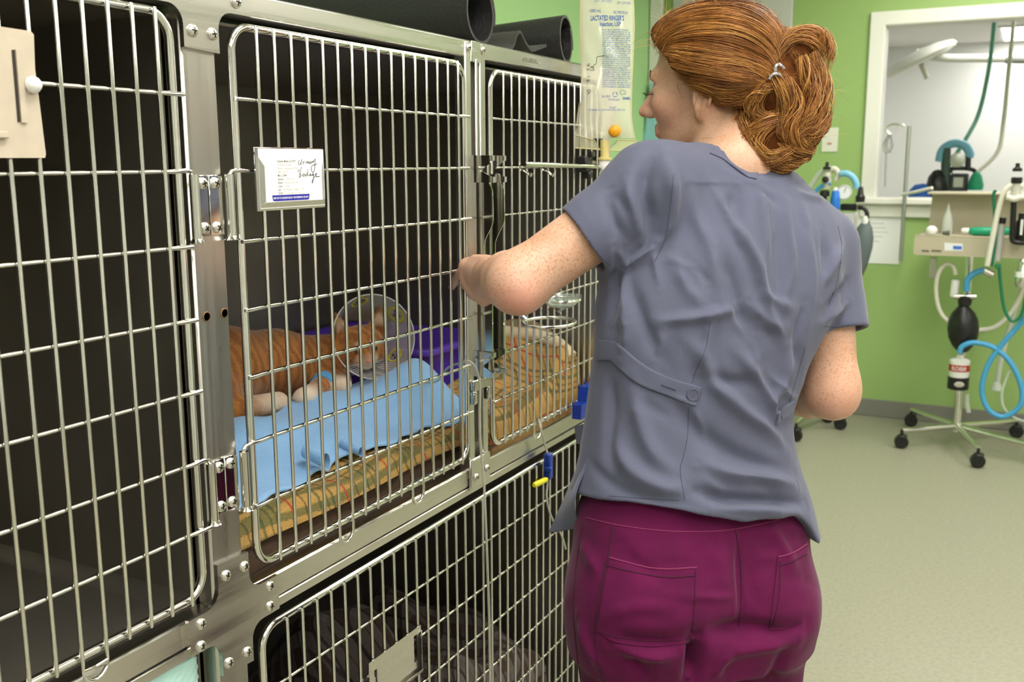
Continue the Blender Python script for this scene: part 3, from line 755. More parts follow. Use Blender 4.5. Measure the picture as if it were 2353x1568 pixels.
# eye, lashes and brow
EYE = mat('eye_dark', (0.05, 0.04, 0.035), 0.15)
BROW = mat('brow_hair', (0.20, 0.085, 0.035), 0.7)
mb = MB()
for s_ in (1, -1):
    eyem = MB().lathe([(0.0, .0115), (.005, .0105), (.009, .007), (.0112, .002), (.0112, -.004)], hd(.0785, s_*.032, .001), HR[0], 14)
    build('eye', eyem, EYE, person)
    lm = MB()
    for i in range(11):
        t = (i - 5)/5; p0 = hd(.0895 - .006*t*t, s_*(.032 + .014*t), -.0005); p1 = hd(.0985 - .004*t*t, s_*(.033 + .018*t), -.003); p2 = hd(.1035 - .003*t*t, s_*(.0335 + .02*t), .0015)
        lm.tube([p0, p1, p2], [.00045, .00035, .00015], 4)
    build('eyelash', lm, EYE, person)['kind'] = 'stuff'
    bm_ = MB()
    for i in range(60):
        t = random.uniform(-1, 1); u0 = .0285 + .004*(1 - t*t) + random.uniform(-.0025, .0025)
        p0 = hd(.0985 - .011*((t + 1)/2)**2 + .0, s_*(.030 + .022*t), u0); 
        bm_.tube([p0, p0 + HS*(HR.T @ A3(-.001, s_*.005, .0015))], [.0006, .0002], 4)
    build('eyebrow', bm_, BROW, person)['kind'] = 'stuff'
# index fingernail
nm_ = FINGL[0][0]
nd = _n(nm_[3] - nm_[2])
# ------------------------------------------------------------------ scrub top
cuffL = dep(1346, 562, 1.418); aL = _n(EL - SL)
cuffR = dep(1921, 765, 1.535); aR = _n(cuffR - SR)
ncL = _n(aL + 0.18*_n(ray(1346, 562)))
HEM = [(0, 1.0)]
hemz = dep(1600, 1172, 1.36)[2]
def top_raw(p, off=0.0):
    d = loft(p, TOPL, -off)
    yk = smin(rcone(p, NB, SL, .052, .066), rcone(p, NB, SR, .047, .054), .05)
    d = smin(d, yk, .05)
    slL = rcone(p, SL, cuffL + aL*.08, .064, .055); slR = rcone(p, SR, cuffR + aR*.08, .056, .047)
    mL = ((p - cuffL) @ ncL); mR = ((p - cuffR) @ aR)
    slL = smax(smax(slL, mL, .003), -np.maximum(rcone(p, SL, cuffL + aL*.1, .050, .0505), -(mL + .05)), .003)
    slR = smax(smax(slR, mR, .003), -np.maximum(rcone(p, SR, cuffR + aR*.1, .042, .0425), -(mR + .05)), .003)
    d = smin(d, slL, .030); d = smin(d, slR, .016)
    return d - off
def top_sdf(p):
    d = top_raw(p)
    # hem: lower in front and on the right side, lifted at the back
    q = p - dep(1600, 1172, 1.47)
    u = q[:, :2] @ BL[:2]; v = q[:, :2] @ BF[:2]
    hz = hemz - .030 - .016*np.clip(v/.1, -1, 1) + .034*np.clip(u/.15, 0, 1) - .085*np.exp(-((u + .175)/.055)**2)
    d = smax(d, hz - p[:, 2], .006)
    nk = rcone(p, dep(1660, 330, 1.515), dep(1630, 420, 1.56), .066, .062)
    nk = smin(nk, rcone(p, dep(1702, 310, 1.475), dep(1716, 362, 1.465), .036, .036), .02)
    d = smax(d, -nk, .004)
    return d
tlo = np.min([SL, SR, ER, NB, cuffL], 0) - .2; thi = np.max([SL, SR, ER, NB, cuffL], 0) + .25
tlo[2] = hemz - .16; thi[2] = SL[2] + .14
tV, tF = nets(top_sdf, tlo, thi, 0.0028)
SCRUB = mat('grey_blue_twill', (0.098, 0.105, 0.162), 0.85, noise=0.03, nscale=300, bump=0.10, bscale=900, sheen=0.15)
FOLDS = [
 # upper back, from the collar
 ([(1745, 400), (1752, 480), (1760, 560), (1745, 640)], .005, .010), ([(1800, 430), (1812, 520), (1822, 620), (1790, 720)], .004, .009),
 ([(1700, 420), (1690, 500), (1700, 560)], -.005, .012), ([(1640, 430), (1690, 520), (1735, 600), (1762, 700), (1800, 790)], .008, .010),
 ([(1840, 450), (1862, 560), (1870, 650), (1850, 780)], .003, .011), ([(1775, 440), (1782, 540), (1790, 650), (1770, 730)], -.003, .010),
 ([(1590, 420), (1600, 500), (1640, 590), (1650, 680)], .005, .012), ([(1890, 520), (1900, 610), (1890, 720)], -.004, .010),
 # left sleeve
 ([(1500, 350), (1480, 430), (1490, 500), (1470, 560)], -.008, .012), ([(1535, 360), (1545, 450), (1530, 540), (1500, 590)], .009, .013),
 ([(1440, 400), (1450, 470), (1470, 540), (1452, 585)], .006, .010), ([(1395, 440), (1410, 500), (1440, 560)], -.005, .009), ([(1505, 560), (1480, 590), (1430, 612)], .008, .009),
 # long diagonal folds across the back
 ([(1500, 740), (1560, 735), (1632, 725), (1700, 705)], .007, .009), ([(1440, 640), (1470, 720), (1500, 790), (1530, 850)], -.005, .013),
 ([(1632, 725), (1622, 790), (1605, 850)], .005, .008), ([(1575, 770), (1610, 820), (1640, 880), (1700, 940), (1760, 985), (1810, 1040)], .009, .012),
 ([(1690, 800), (1740, 870), (1772, 930), (1790, 990)], .007, .010), ([(1600, 860), (1680, 880), (1745, 880)], -.006, .012),
 ([(1540, 920), (1600, 985), (1680, 1040), (1770, 1075), (1822, 1090)], -.008, .014), ([(1450, 870), (1470, 960), (1500, 1040), (1560, 1100)], .007, .014),
 ([(1400, 860), (1405, 940), (1400, 1020), (1420, 1090)], -.006, .012), ([(1400, 1000), (1450, 1080), (1530, 1125), (1600, 1130)], .008, .014),
 ([(1350, 1060), (1400, 1110), (1480, 1145), (1580, 1150)], -.004, .010), ([(1600, 1060), (1680, 1090), (1770, 1100), (1830, 1115)], .010, .012),
 ([(1580, 1125), (1680, 1150), (1780, 1152), (1850, 1160)], -.010, .010), ([(1640, 1165), (1740, 1170), (1830, 1178)], .008, .010),
 ([(1640, 560), (1680, 640), (1700, 720), (1735, 790)], -.006, .012), ([(1720, 690), (1760, 740), (1800, 760)], .005, .010), ([(1550, 600), (1580, 660), (1630, 720)], .004, .012),
 ([(1420, 700), (1440, 760), (1430, 820)], .005, .010), ([(1820, 800), (1800, 880), (1760, 940)], .006, .010), ([(1850, 700), (1830, 780), (1840, 850)], -.005, .010),
 ([(1420, 620), (1410, 690), (1400, 750)], -.006, .010), ([(1440, 615), (1435, 680), (1445, 740)], .006, .008),
 # right sleeve
 ([(1935, 560), (1900, 640), (1890, 690)], .006, .009), ([(1945, 650), (1915, 690), (1895, 720)], -.006, .008), ([(1950, 690), (1920, 715), (1895, 745)], .005, .008),
]
def small_folds(n, xr_, yr_, seed, flat=False):
    g_ = np.random.default_rng(seed); out = []
    for _ in range(n):
        x, y = g_.uniform(*xr_), g_.uniform(*yr_); a = g_.uniform(-.5, .5) if flat else g_.choice([g_.uniform(.2, 1.0), g_.uniform(1.2, 2.0)]); L_ = g_.uniform(50, 130); b = g_.uniform(-.4, .4)
        out.append(([(x, y), (x + L_*.5*math.cos(a), y + L_*.5*math.sin(a)), (x + L_*.5*math.cos(a) + L_*.5*math.cos(a + b), y + L_*.5*math.sin(a) + L_*.5*math.sin(a + b))], g_.choice([.0032, .0045, -.003]), g_.uniform(.0040, .0060)))
    return out
tV = crumple(apply_folds(relax(tV, tF, 2), tF, [(a_, b_*1.5, c_*.62) for a_, b_, c_ in FOLDS] + small_folds(26, (1400, 1860), (430, 1130), 21)), tF, .0022, 11)
top = link('scrub_top', fast_mesh('scrub_top', tV, tF), SCRUB, person)
top['label'] = 'grey-blue short-sleeved scrub top with buttoned back tabs'
TS = Surf(tV, tF)
STITCH = mat('dark_stitching', (0.064, 0.069, 0.110), 0.9)
def stitch(name, S, pts, parent, m, r=.0006, off=.0001, n=8):
    L_ = S.line(pts, off, n)
    if len(L_) > 1: return build(name, MB().tube(L_, r, 5), m, parent)
stitch('back_seam', TS, [(1632, 740), (1622, 800), (1600, 850), (1590, 880)], top, STITCH)
stitch('back_seam', TS, [(1582, 935), (1580, 1000), (1570, 1050), (1563, 1080), (1570, 1130), (1574, 1150)], top, STITCH)
stitch('side_seam', TS, [(1850, 800), (1830, 870), (1812, 930)], top, STITCH)
stitch('collar_seam', TS, [(1648, 352), (1690, 375), (1722, 392), (1748, 396)], top, STITCH)
stitch('cuff_stitching', TS, [(1292, 530), (1330, 548), (1370, 580), (1402, 610)], top, STITCH)
stitch('cuff_stitching', TS, [(1895, 750), (1925, 752), (1952, 746)], top, STITCH)
stitch('sleeve_seam', TS, [(1548, 400), (1540, 480), (1528, 550), (1505, 600)], top, STITCH)
stitch('sleeve_seam', TS, [(1925, 520), (1934, 570), (1925, 640), (1905, 700)], top, STITCH)
stitch('hem_stitching', TS, [(1400, 1140), (1480, 1146), (1560, 1150)], top, STITCH)
def strip(name, S, up, dn, parent, m, off=.004, n=48, thick=.003):
    # a cloth strip lying on a surface between two pixel polylines
    U = smoothpath([(x, y, 0) for x, y in up], n//(len(up) - 1)); D_ = smoothpath([(x, y, 0) for x, y in dn], n//(len(dn) - 1))
    k = min(len(U), len(D_)); U = [U[int(i*(len(U) - 1)/(k - 1))] for i in range(k)]; D_ = [D_[int(i*(len(D_) - 1)/(k - 1))] for i in range(k)]
    P = []
    for a, b in zip(U, D_):
        row = []
        for t in np.linspace(0, 1, 19):
            q = a + (b - a)*t; h, nn = S.hit(q[0], q[1])
            if h is None: row = None; break
            row.append((h, nn))
        if row: P.append(row)
    a, b = len(P), 19
    outer = [[h + nn*(off if 0 < j < b - 1 else off*.75) for j, (h, nn) in enumerate(r)] for r in P]; inner = [[h - nn*.002 for h, nn in r] for r in P]
    mb = MB(); mb.grid(outer)
    edge = [outer[i][0] for i in range(a)] + [outer[-1][j] for j in range(1, b)] + [outer[i][-1] for i in range(a - 2, -1, -1)] + [outer[0][j] for j in range(b - 2, 0, -1)]
    edgi = [inner[i][0] for i in range(a)] + [inner[-1][j] for j in range(1, b)] + [inner[i][-1] for i in range(a - 2, -1, -1)] + [inner[0][j] for j in range(b - 2, 0, -1)]
    e = len(edge); mb.add(edge + edgi, [(i, (i+1) % e, e + (i+1) % e, e + i) for i in range(e)])
    return build(name, mb, m, parent, True, 50)
bt = strip('back_tab', TS, [(1420, 788), (1480, 838), (1540, 868), (1612, 890)], [(1408, 830), (1462, 880), (1530, 908), (1596, 934)], top, SCRUB)
bt2 = strip('back_tab', TS, [(1788, 940), (1804, 930), (1822, 920)], [(1780, 976), (1798, 964), (1816, 950)], top, SCRUB)
strip('waist_band', TS, [(1378, 782), (1398, 782), (1418, 786)], [(1376, 828), (1394, 828), (1409, 830)], top, SCRUB, off=.003)
BUTM = mat('grey_button', (0.085, 0.09, 0.14), 0.35)
h, nn = TS.hit(1590, 907, .0042)
bu = build('button', MB().lathe([(.0088, 0), (.0092, .0012), (.0086, .0026), (.0070, .0026), (.0062, .0017), (0.0, .0017)], h, nn, 20), BUTM, bt)
uu = _n(np.cross(nn, A3(0, 0, 1))); vv = np.cross(nn, uu)
for (i, j) in ((1, 1), (1, -1), (-1, 1), (-1, -1)):
    build('button_hole', MB().lathe([(.0011, 0), (.0011, .0004), (0, .0004)], h + nn*.0017 + uu*i*.002 + vv*j*.002, nn, 8), STITCH, bt)
h, nn = TS.hit(1790, 950, .004)
build('button', MB().lathe([(.0085, 0), (.0085, .0022), (.0, .0018)], h, nn, 20), BUTM, bt2)
build('buttonhole', MB().tube(TS.line([(1520, 884), (1536, 889), (1552, 895)], .0045), .001, 5), STITCH, bt)
strip('collar', TS, [(1640, 340), (1668, 352), (1692, 370), (1708, 388), (1742, 398)], [(1630, 353), (1660, 366), (1684, 385), (1700, 402), (1738, 413)], top, SCRUB, off=.002)
# front flap of the top hanging open on the near side, and the front pocket edge
def panel(name, corners, parent, m, n=10, thick=.004, bulge=.0):
    # corners: rows of world points, lofted into a thin solid sheet
    rows = [smoothpath(r, n) for r in corners]; k = min(len(r) for r in rows)
    cols = [smoothpath([r[i] for r in rows], n) for i in range(k)]
    G = [[np.array(q) for q in c] for c in cols]
    a, b = len(G), len(G[0]); nrm = _n(np.cross(G[0][-1] - G[0][0], G[-1][0] - G[0][0]))
    top_ = [[q for q in r] for r in G]; bot = [[q + nrm*thick for q in r] for r in G]
    mb = MB(); mb.grid(top_); mb.grid([r[::-1] for r in bot])
    E1 = [top_[i][0] for i in range(a)] + [top_[-1][j] for j in range(1, b)] + [top_[i][-1] for i in range(a-2, -1, -1)] + [top_[0][j] for j in range(b-2, 0, -1)]
    E2 = [bot[i][0] for i in range(a)] + [bot[-1][j] for j in range(1, b)] + [bot[i][-1] for i in range(a-2, -1, -1)] + [bot[0][j] for j in range(b-2, 0, -1)]
    e = len(E1); mb.add(E1 + E2, [(i, (i+1) % e, e + (i+1) % e, e + i) for i in range(e)])
    return build(name, mb, m, parent, True, 60)
panel('front_flap', [[dep(1368, 960, 1.50), dep(1395, 975, 1.43)], [dep(1336, 1060, 1.51), dep(1350, 1070, 1.42)], [dep(1300, 1150, 1.52), dep(1322, 1148, 1.41)], [dep(1266, 1225, 1.53), dep(1330, 1215, 1.45)]], top, SCRUB)
panel('pocket_edge', [[dep(1325, 980, 1.55), dep(1378, 965, 1.47)], [dep(1330, 1020, 1.55), dep(1370, 1015, 1.47)]], top, SCRUB)
# ------------------------------------------------------------------ trousers
def pants_sdf(p):
    d = loft(p, PANL)
    bl_ = ell(p, dep(1486, 1390, 1.405), (.092, .092, .086)); br_ = ell(p, dep(1728, 1392, 1.45), (.086, .086, .082))
    d = smin(d, smin(bl_, br_, .03), .05)
    lg = []
    for (H_, K_, A_, w0) in ((HIPL, KNL, ANL, .091), (HIPR, KNR, ANR, .086)):
        lg.append(smin(rcone(p, H_ + A3(0, 0, .03), K_, w0, .072), rcone(p, K_, A_ + A3(0, 0, -.03), .072, .075), .03))
    d = smin(d, smin(lg[0], lg[1], .012), .035)
    wz = dep(1600, 1160, 1.36)[2] + .06
    d = smax(d, p[:, 2] - wz, .004)
    return d
plo = np.minimum(np.min([ANL, ANR, HIPL, HIPR], 0) - .2, 9); phi_ = np.max([ANL, ANR, HIPL, HIPR], 0) + .2; plo[2] = .02; phi_[2] = hemz + .14
pV, pF = nets(pants_sdf, plo, phi_, 0.0035)
PANTM = mat('magenta_twill', (0.098, 0.0042, 0.046), 0.9, noise=0.14, nscale=22, bump=0.12, bscale=800, sheen=0.10, spec=0.25)
PF = [([(1700, 1230), (1702, 1320), (1705, 1400), (1700, 1445)], -.005, .006), ([(1585, 1462), (1540, 1480), (1470, 1478), (1400, 1470)], -.012, .012), ([(1620, 1452), (1700, 1445), (1780, 1450), (1850, 1435)], -.012, .012),
      ([(1400, 1480), (1480, 1500), (1560, 1500)], .010, .012), ([(1650, 1500), (1740, 1485), (1830, 1470)], .009, .012), ([(1330, 1240), (1360, 1290), (1380, 1330)], .005, .010),
      ([(1420, 1260), (1470, 1300), (1530, 1330)], -.004, .012), ([(1395, 1420), (1460, 1395), (1540, 1395)], .005, .008), ([(1520, 1365), (1600, 1372), (1690, 1372)], .003, .006),
      ([(1330, 1420), (1350, 1480), (1385, 1540)], .006, .010), ([(1600, 1475), (1598, 1520), (1588, 1566)], -.022, .011), ([(1640, 1250), (1660, 1310), (1650, 1370)], .004, .016), ([(1740, 1260), (1720, 1330), (1735, 1400)], -.004, .014),
      ([(1680, 1490), (1650, 1530), (1640, 1566)], .006, .010), ([(1800, 1480), (1790, 1530), (1770, 1566)], -.006, .012), ([(1440, 1510), (1470, 1540), (1480, 1567)], -.006, .012), ([(1760, 1200), (1800, 1260), (1830, 1330)], .005, .012)]
pV = crumple(apply_folds(relax(pV, pF, 2), pF, [(a_, b_*1.4, c_*.65) for a_, b_, c_ in PF] + [(a_, b_*.7, c_*1.3) for a_, b_, c_ in small_folds(10, (1330, 1840), (1230, 1560), 9, True)]), pF, .0016, 5)
pants = link('scrub_trousers', fast_mesh('scrub_trousers', pV, pF), PANTM, person)
pants['label'] = 'magenta scrub trousers with two patch pockets'
PS_ = Surf(pV, pF)
PST = mat('magenta_stitching', (0.045, 0.002, 0.018), 0.85); PSL = mat('magenta_edge', (0.20, 0.018, 0.085), 0.85)
pk = strip('back_pocket', PS_, [(1402, 1283), (1460, 1300), (1530, 1310), (1600, 1306)], [(1372, 1452), (1420, 1478), (1500, 1488), (1586, 1478)], pants, PANTM, off=.0022)
pk2 = strip('back_pocket', PS_, [(1786, 1282), (1820, 1272), (1852, 1252)], [(1768, 1450), (1808, 1446), (1840, 1430)], pants, PANTM, off=.0022)
for k, pts in enumerate(([(1396, 1300), (1460, 1318), (1530, 1328), (1596, 1324)], [(1392, 1290), (1380, 1370), (1372, 1450)], [(1596, 1312), (1594, 1390), (1586, 1474)], [(1376, 1446), (1420, 1466), (1500, 1477), (1584, 1468)])):
    stitch('pocket_stitching', PS_, pts, pk, PST, .0008, .0026)
stitch('pocket_hem', PS_, [(1402, 1282), (1460, 1299), (1530, 1309), (1600, 1305)], pk, PSL, .0013, .002)
for pts in ([(1788, 1300), (1820, 1290), (1850, 1274)], [(1790, 1290), (1788, 1370), (1772, 1446)], [(1772, 1442), (1808, 1438), (1840, 1422)]): stitch('pocket_stitching', PS_, pts, pk2, PST, .0008, .0026)
stitch('pocket_hem', PS_, [(1786, 1281), (1820, 1271), (1852, 1251)], pk2, PSL, .0013, .002)
stitch('side_seam', PS_, [(1410, 1208), (1398, 1280), (1382, 1360), (1368, 1440), (1370, 1500), (1388, 1566)], pants, PST, .0012)
stitch('side_seam', PS_, [(1340, 1210), (1325, 1300), (1318, 1400), (1326, 1500), (1335, 1560)], pants, PST, .0012)
stitch('center_seam', PS_, [(1690, 1215), (1702, 1300), (1704, 1380), (1698, 1440)], pants, PST, .001)
stitch('waistband_seam', PS_, [(1345, 1190), (1420, 1207), (1520, 1220), (1620, 1222), (1690, 1216), (1790, 1195)], pants, PSL, .0011)
# shoes
SHOE = mat('black_clog', (0.02, 0.02, 0.022), 0.5)
for A_ in (ANL, ANR):
    def shoe_sdf(p, A_=A_):
        e = A_ + A3(BF[0]*.15, BF[1]*.15, -.05)
        d = smin(rcone(p, A_ + A3(-BF[0]*.03, -BF[1]*.03, -.03), e, .046, .042), ell(p, A_ + A3(0, 0, -.01), (.05, .05, .05)), .03)
        return smax(d, .001 - p[:, 2], .006)
    sV, sF = nets(shoe_sdf, A_ - .28, A_ + .28, .005)
    link('shoe', fast_mesh('shoe', sV, sF), SHOE, person)
# ------------------------------------------------------------------ hair
HB = [dep(1832, 130, 1.475), dep(1862, 215, 1.470), dep(1838, 300, 1.470), dep(1782, 215, 1.455), dep(1768, 300, 1.470), dep(1750, 345, 1.475), dep(1790, 372, 1.475), dep(1822, 345, 1.475)]
HRD = [.034, .030, .034, .030, .036, .030, .024, .018]
def hair_sdf(p):
    q = (p - HO) @ HR.T/HS; qm = q.copy(); qm[:, 1] = np.abs(qm[:, 1])
    d = ell(q, (-.014, 0, .048), (.113, .088, .089))
    d = smin(d, ell(q, (.060, 0, .088), (.044, .060, .034)), .03)
    # open at the face: keep what lies above and behind the hairline
    cut = (q[:, 0] - .030)*.62 - (q[:, 2] - .030)*.78
    cut2 = .030 - (q[:, 2] + .050)*1.0 + (q[:, 0] + .02)*.25
    d = smax(d, np.minimum(cut, np.where(q[:, 0] > -.036, 1.0, cut2)*1.0) if False else cut, .012)
    nape = ell(q, (-.070, 0, -.020), (.040, .062, .062)); d = smin(d, nape, .03)
    side = rcone(qm, A3(.034, .074, .052), A3(-.060, .080, .028), .012, .018); d = smin(d, side, .016)
    side = rcone(qm, A3(.000, .080, .044), A3(-.075, .070, .006), .012, .022); d = smin(d, side, .016)
    b = None
    for c, r in zip(HB, HRD):
        e = np.linalg.norm(p - c, axis=1) - r; b = e if b is None else smin(b, e, .016)
    b = smin(b, rcone(p, hd(-.09, 0, .04), HB[3], .04, .03), .03)
    b = smin(b, rcone(p, hd(-.09, .01, -.01), HB[5], .035, .03), .03)
    d = smin(d*HS, b, .022)
    return d
hV, hF = nets(hair_sdf, HO - A3(.20, .34, .25), HO + A3(.20, .22, .22), .0030)
HAIR = [mat('copper_hair', (0.37, 0.145, 0.032), 0.42, noise=0.25, nscale=40), mat('dark_auburn_hair', (0.17, 0.058, 0.014), 0.45, noise=0.2, nscale=40), mat('golden_hair', (0.64, 0.33, 0.085), 0.40, noise=0.2, nscale=40)]
hV = relax(hV, hF, 2)
hairb = link('hair', fast_mesh('hair', hV, hF), mat('hair_mass', (0.085, 0.027, 0.006), 0.9, noise=0.3, nscale=60, spec=0.1), person)
hairb['label'] = 'wavy copper red hair gathered into a loose curly bun'
HSF = Surf(hV, hF)
rg = np.random.default_rng(3)
def guide_strands(guides, n, mbs, clump=1, off=.0015, jit=7.0, wav=.0016, r0=.00036, lift=.004, seg=14, weights=(.5, .25, .25)):
    G = [np.array(smoothpath([(x, y, 0) for x, y in g], 6))[:, :2] for g in guides]
    L_ = min(len(g) for g in G); G = [g[np.linspace(0, len(g) - 1, 40).astype(int)] for g in G]
    for _ in range(n):
        if _ % clump == 0:
            tc0 = rg.uniform(0, len(G) - 1); cph = rg.uniform(0, 6.3); cam_ = rg.uniform(0, 7 if clump > 1 else 0); cl = rg.uniform(.0, .005) if clump > 1 else 0; cw = rg.uniform(5, 10); ccol = rg.choice(3, p=weights)
        t = float(np.clip(tc0 + (rg.normal()*.07 if clump > 1 else 0), 0, len(G) - 1.001)); i = min(int(t), len(G) - 2); f_ = t - i
        c = G[i]*(1 - f_) + G[i+1]*f_
        c = c + np.array([.5, 1.0])*(cam_*np.sin(np.linspace(0, cw, 40) + cph))[:, None]
        a, b = rg.uniform(0, .35), rg.uniform(.6, 1.0); idx = (np.linspace(a, b, seg)*39).astype(int); c = c[idx].copy()
        c += rg.normal(size=2)*jit*.5 + np.cumsum(rg.normal(size=c.shape), 0)*jit*.10
        o_ = off + cl + rg.uniform(0, lift); ph = rg.uniform(0, 6.3); wl = rg.uniform(4, 9)
        pts = []
        for k, (x, y) in enumerate(c):
            h_, nn = HSF.hit(x, y)
            if h_ is None or np.linalg.norm(h_ - HO) > .30: continue
            pts.append(h_ + nn*(o_ + wav*math.sin(k/seg*wl + ph)))
        if len(pts) < 4: continue
        P = np.array(pts)
        st = np.linalg.norm(np.diff(P, axis=0), axis=1)
        if st.max() > .035: continue
        for _k in range(2): P[1:-1] = (P[:-2] + 2*P[1:-1] + P[2:])/4
        m_ = len(P); rr = r0*rg.uniform(.7, 1.5)*np.sin(np.linspace(.25, PI - .12, m_))
        mbs[ccol if (clump > 1 and rg.uniform() < .6) else rg.choice(3, p=weights)].tube(P, rr, 3, caps=False)
SB = [MB(), MB(), MB()]
cap = [[(1508, 100), (1530, 48), (1590, 12), (1660, 2), (1750, 15), (1800, 62), (1812, 110)], [(1506, 110), (1520, 60), (1580, 28), (1660, 12), (1740, 32), (1795, 90), (1800, 130)], [(1508, 112), (1530, 75), (1590, 50), (1670, 42), (1745, 70), (1785, 115), (1792, 150)],
       [(1512, 116), (1545, 92), (1600, 80), (1680, 80), (1740, 105), (1775, 140), (1785, 165)], [(1520, 118), (1560, 112), (1620, 115), (1680, 125), (1735, 145), (1765, 165), (1775, 178)],
       [(1534, 126), (1568, 135), (1620, 146), (1680, 155), (1725, 168), (1755, 178), (1770, 185)], [(1548, 150), (1575, 160), (1615, 170), (1660, 180), (1705, 190), (1740, 195), (1765, 195)],
       [(1558, 172), (1585, 180), (1615, 188), (1655, 202), (1695, 210), (1735, 210), (1762, 202)], [(1580, 190), (1605, 197), (1630, 206), (1660, 220), (1695, 228), (1730, 222), (1758, 208)],
       [(1610, 206), (1630, 215), (1650, 226), (1675, 236), (1705, 238), (1735, 230), (1756, 214)]]
guide_strands(cap, 1300, SB, jit=8, weights=(.5, .24, .26))
guide_strands(cap, 2200, SB, clump=16, jit=3, weights=(.5, .24, .26))
curls = [
 [[(1775, 120), (1800, 85), (1840, 72), (1885, 85), (1905, 130), (1895, 190)], [(1785, 140), (1810, 105), (1845, 98), (1875, 120), (1880, 160), (1870, 215)]],
 [[(1850, 115), (1880, 170), (1890, 230), (1880, 290), (1850, 320), (1815, 310)], [(1815, 125), (1840, 180), (1848, 240), (1838, 290), (1815, 310), (1795, 300)]],
 [[(1790, 165), (1815, 200), (1820, 250), (1805, 290), (1800, 310), (1815, 330)], [(1770, 180), (1785, 215), (1790, 250), (1785, 285), (1790, 315), (1812, 340)]],
 [[(1765, 190), (1740, 205), (1725, 230), (1735, 262), (1760, 280), (1785, 270)], [(1775, 200), (1760, 215), (1750, 235), (1755, 255), (1770, 262), (1785, 258)]],
 [[(1800, 255), (1770, 265), (1735, 290), (1715, 325), (1730, 360), (1770, 372)], [(1815, 270), (1785, 285), (1760, 305), (1745, 330), (1755, 350), (1780, 355)]],
 [[(1850, 300), (1845, 335), (1820, 355), (1785, 370), (1755, 375), (1735, 365)], [(1830, 295), (1820, 325), (1800, 345), (1775, 352), (1755, 352), (1740, 345)]],
 [[(1690, 245), (1695, 275), (1705, 310), (1720, 340), (1750, 370), (1790, 392)], [(1720, 245), (1725, 275), (1730, 300), (1745, 330), (1775, 360), (1815, 385)]],
 [[(1800, 330), (1825, 345), (1845, 345), (1850, 335), (1845, 320), (1835, 312)], [(1790, 345), (1815, 365), (1845, 365), (1858, 345), (1860, 325), (1850, 305)]],
 [[(1880, 210), (1888, 250), (1885, 285), (1870, 305), (1858, 300), (1855, 290)], [(1865, 230), (1872, 260), (1868, 285), (1858, 292), (1850, 290), (1846, 280)]]]
for g in curls: guide_strands(g, 300, SB, jit=8, wav=.003, lift=.008, weights=(.42, .28, .30))
# curled locks: thick tapered rolls of hair that give the bun its loose outline
def lock(pts3, r, twist=5.0, n=60):
    P = np.array(smoothpath(pts3, 6)); m_ = len(P); T = np.gradient(P, axis=0); T /= np.linalg.norm(T, axis=1)[:, None]
    up = _n(np.cross(T[0], A3(.3, .2, 1)))
    for _ in range(n):
        a = rg.uniform(0, 2*PI); rad = r*math.sqrt(rg.uniform(.05, 1)); tw = twist*rg.uniform(.6, 1.3)
        Q = []
        for i in range(m_):
            u_ = _n(up - T[i]*(up @ T[i])); v_ = np.cross(T[i], u_); s_ = i/(m_ - 1); pr = math.sin(PI*(.12 + .80*s_))**.6
            Q.append(P[i] + rad*pr*(math.cos(a + tw*s_)*u_ + math.sin(a + tw*s_)*v_))
        SB[rg.choice(3, p=(.45, .25, .30))].tube(Q, [.00050*rg.uniform(.7, 1.4)*max(.25, math.sin(PI*(.2 + .75*i/(m_-1)))) for i in range(m_)], 3, caps=False)
K = lambda *a: [dep(x, y, D) for x, y, D in a]
lock(K((1800, 130, 1.45), (1830, 85, 1.45), (1880, 80, 1.46), (1905, 115, 1.46), (1900, 160, 1.46)), .014)
lock(K((1820, 100, 1.46), (1850, 75, 1.46), (1893, 95, 1.47), (1910, 140, 1.48)), .010)
lock(K((1870, 120, 1.44), (1893, 190, 1.44), (1892, 260, 1.44), (1872, 310, 1.44), (1830, 325, 1.44)), .014)
lock(K((1840, 130, 1.43), (1865, 200, 1.43), (1862, 270, 1.43), (1835, 310, 1.43)), .016)
lock(K((1810, 180, 1.425), (1830, 240, 1.425), (1815, 300, 1.43), (1840, 335, 1.44), (1870, 325, 1.45)), .013)
lock(K((1775, 200, 1.42), (1735, 215, 1.43), (1726, 250, 1.44), (1750, 285, 1.44)), .011)
lock(K((1810, 260, 1.44), (1760, 285, 1.43), (1718, 325, 1.45), (1735, 370, 1.46), (1790, 385, 1.46)), .014)
lock(K((1840, 300, 1.45), (1850, 340, 1.455), (1820, 375, 1.455), (1770, 395, 1.46), (1740, 385, 1.465)), .012)
lock(K((1785, 330, 1.44), (1820, 350, 1.44), (1860, 345, 1.45), (1870, 330, 1.46)), .009)
lock(K((1800, 385, 1.45), (1830, 375, 1.45), (1850, 350, 1.455)), .008)
lock(K((1695, 260, 1.47), (1690, 310, 1.47), (1715, 355, 1.465), (1760, 385, 1.46), (1800, 395, 1.46)), .012)
lock(K((1880, 240, 1.45), (1900, 270, 1.45), (1890, 300, 1.455), (1870, 300, 1.46)), .008)
# loose fly-away hairs
for _ in range(300):
    a = rg.uniform(0, 1)
    if a < .5: c = np.array(cap[0][rg.integers(0, 6)], float) + rg.normal(size=2)*14
    else: c = np.array([1870, 190]) + rg.normal(size=2)*np.array([40, 90])
    h_, nn = HSF.hit(*c)
    if h_ is None or np.linalg.norm(h_ - HO) > .3: continue
    dr = _n(rg.normal(size=3) + nn*.8 + A3(0, 0, .5)); dr2 = _n(rg.normal(size=3)); ln = rg.uniform(.015, .05)
    P = [h_ + dr*ln*t + dr2*ln*.5*t*t + A3(0, 0, -.25)*ln*t*t for t in np.linspace(0, 1, 7)]
    SB[rg.choice((0, 2))].tube(P, np.linspace(.00028, .00010, 7), 3, caps=False)
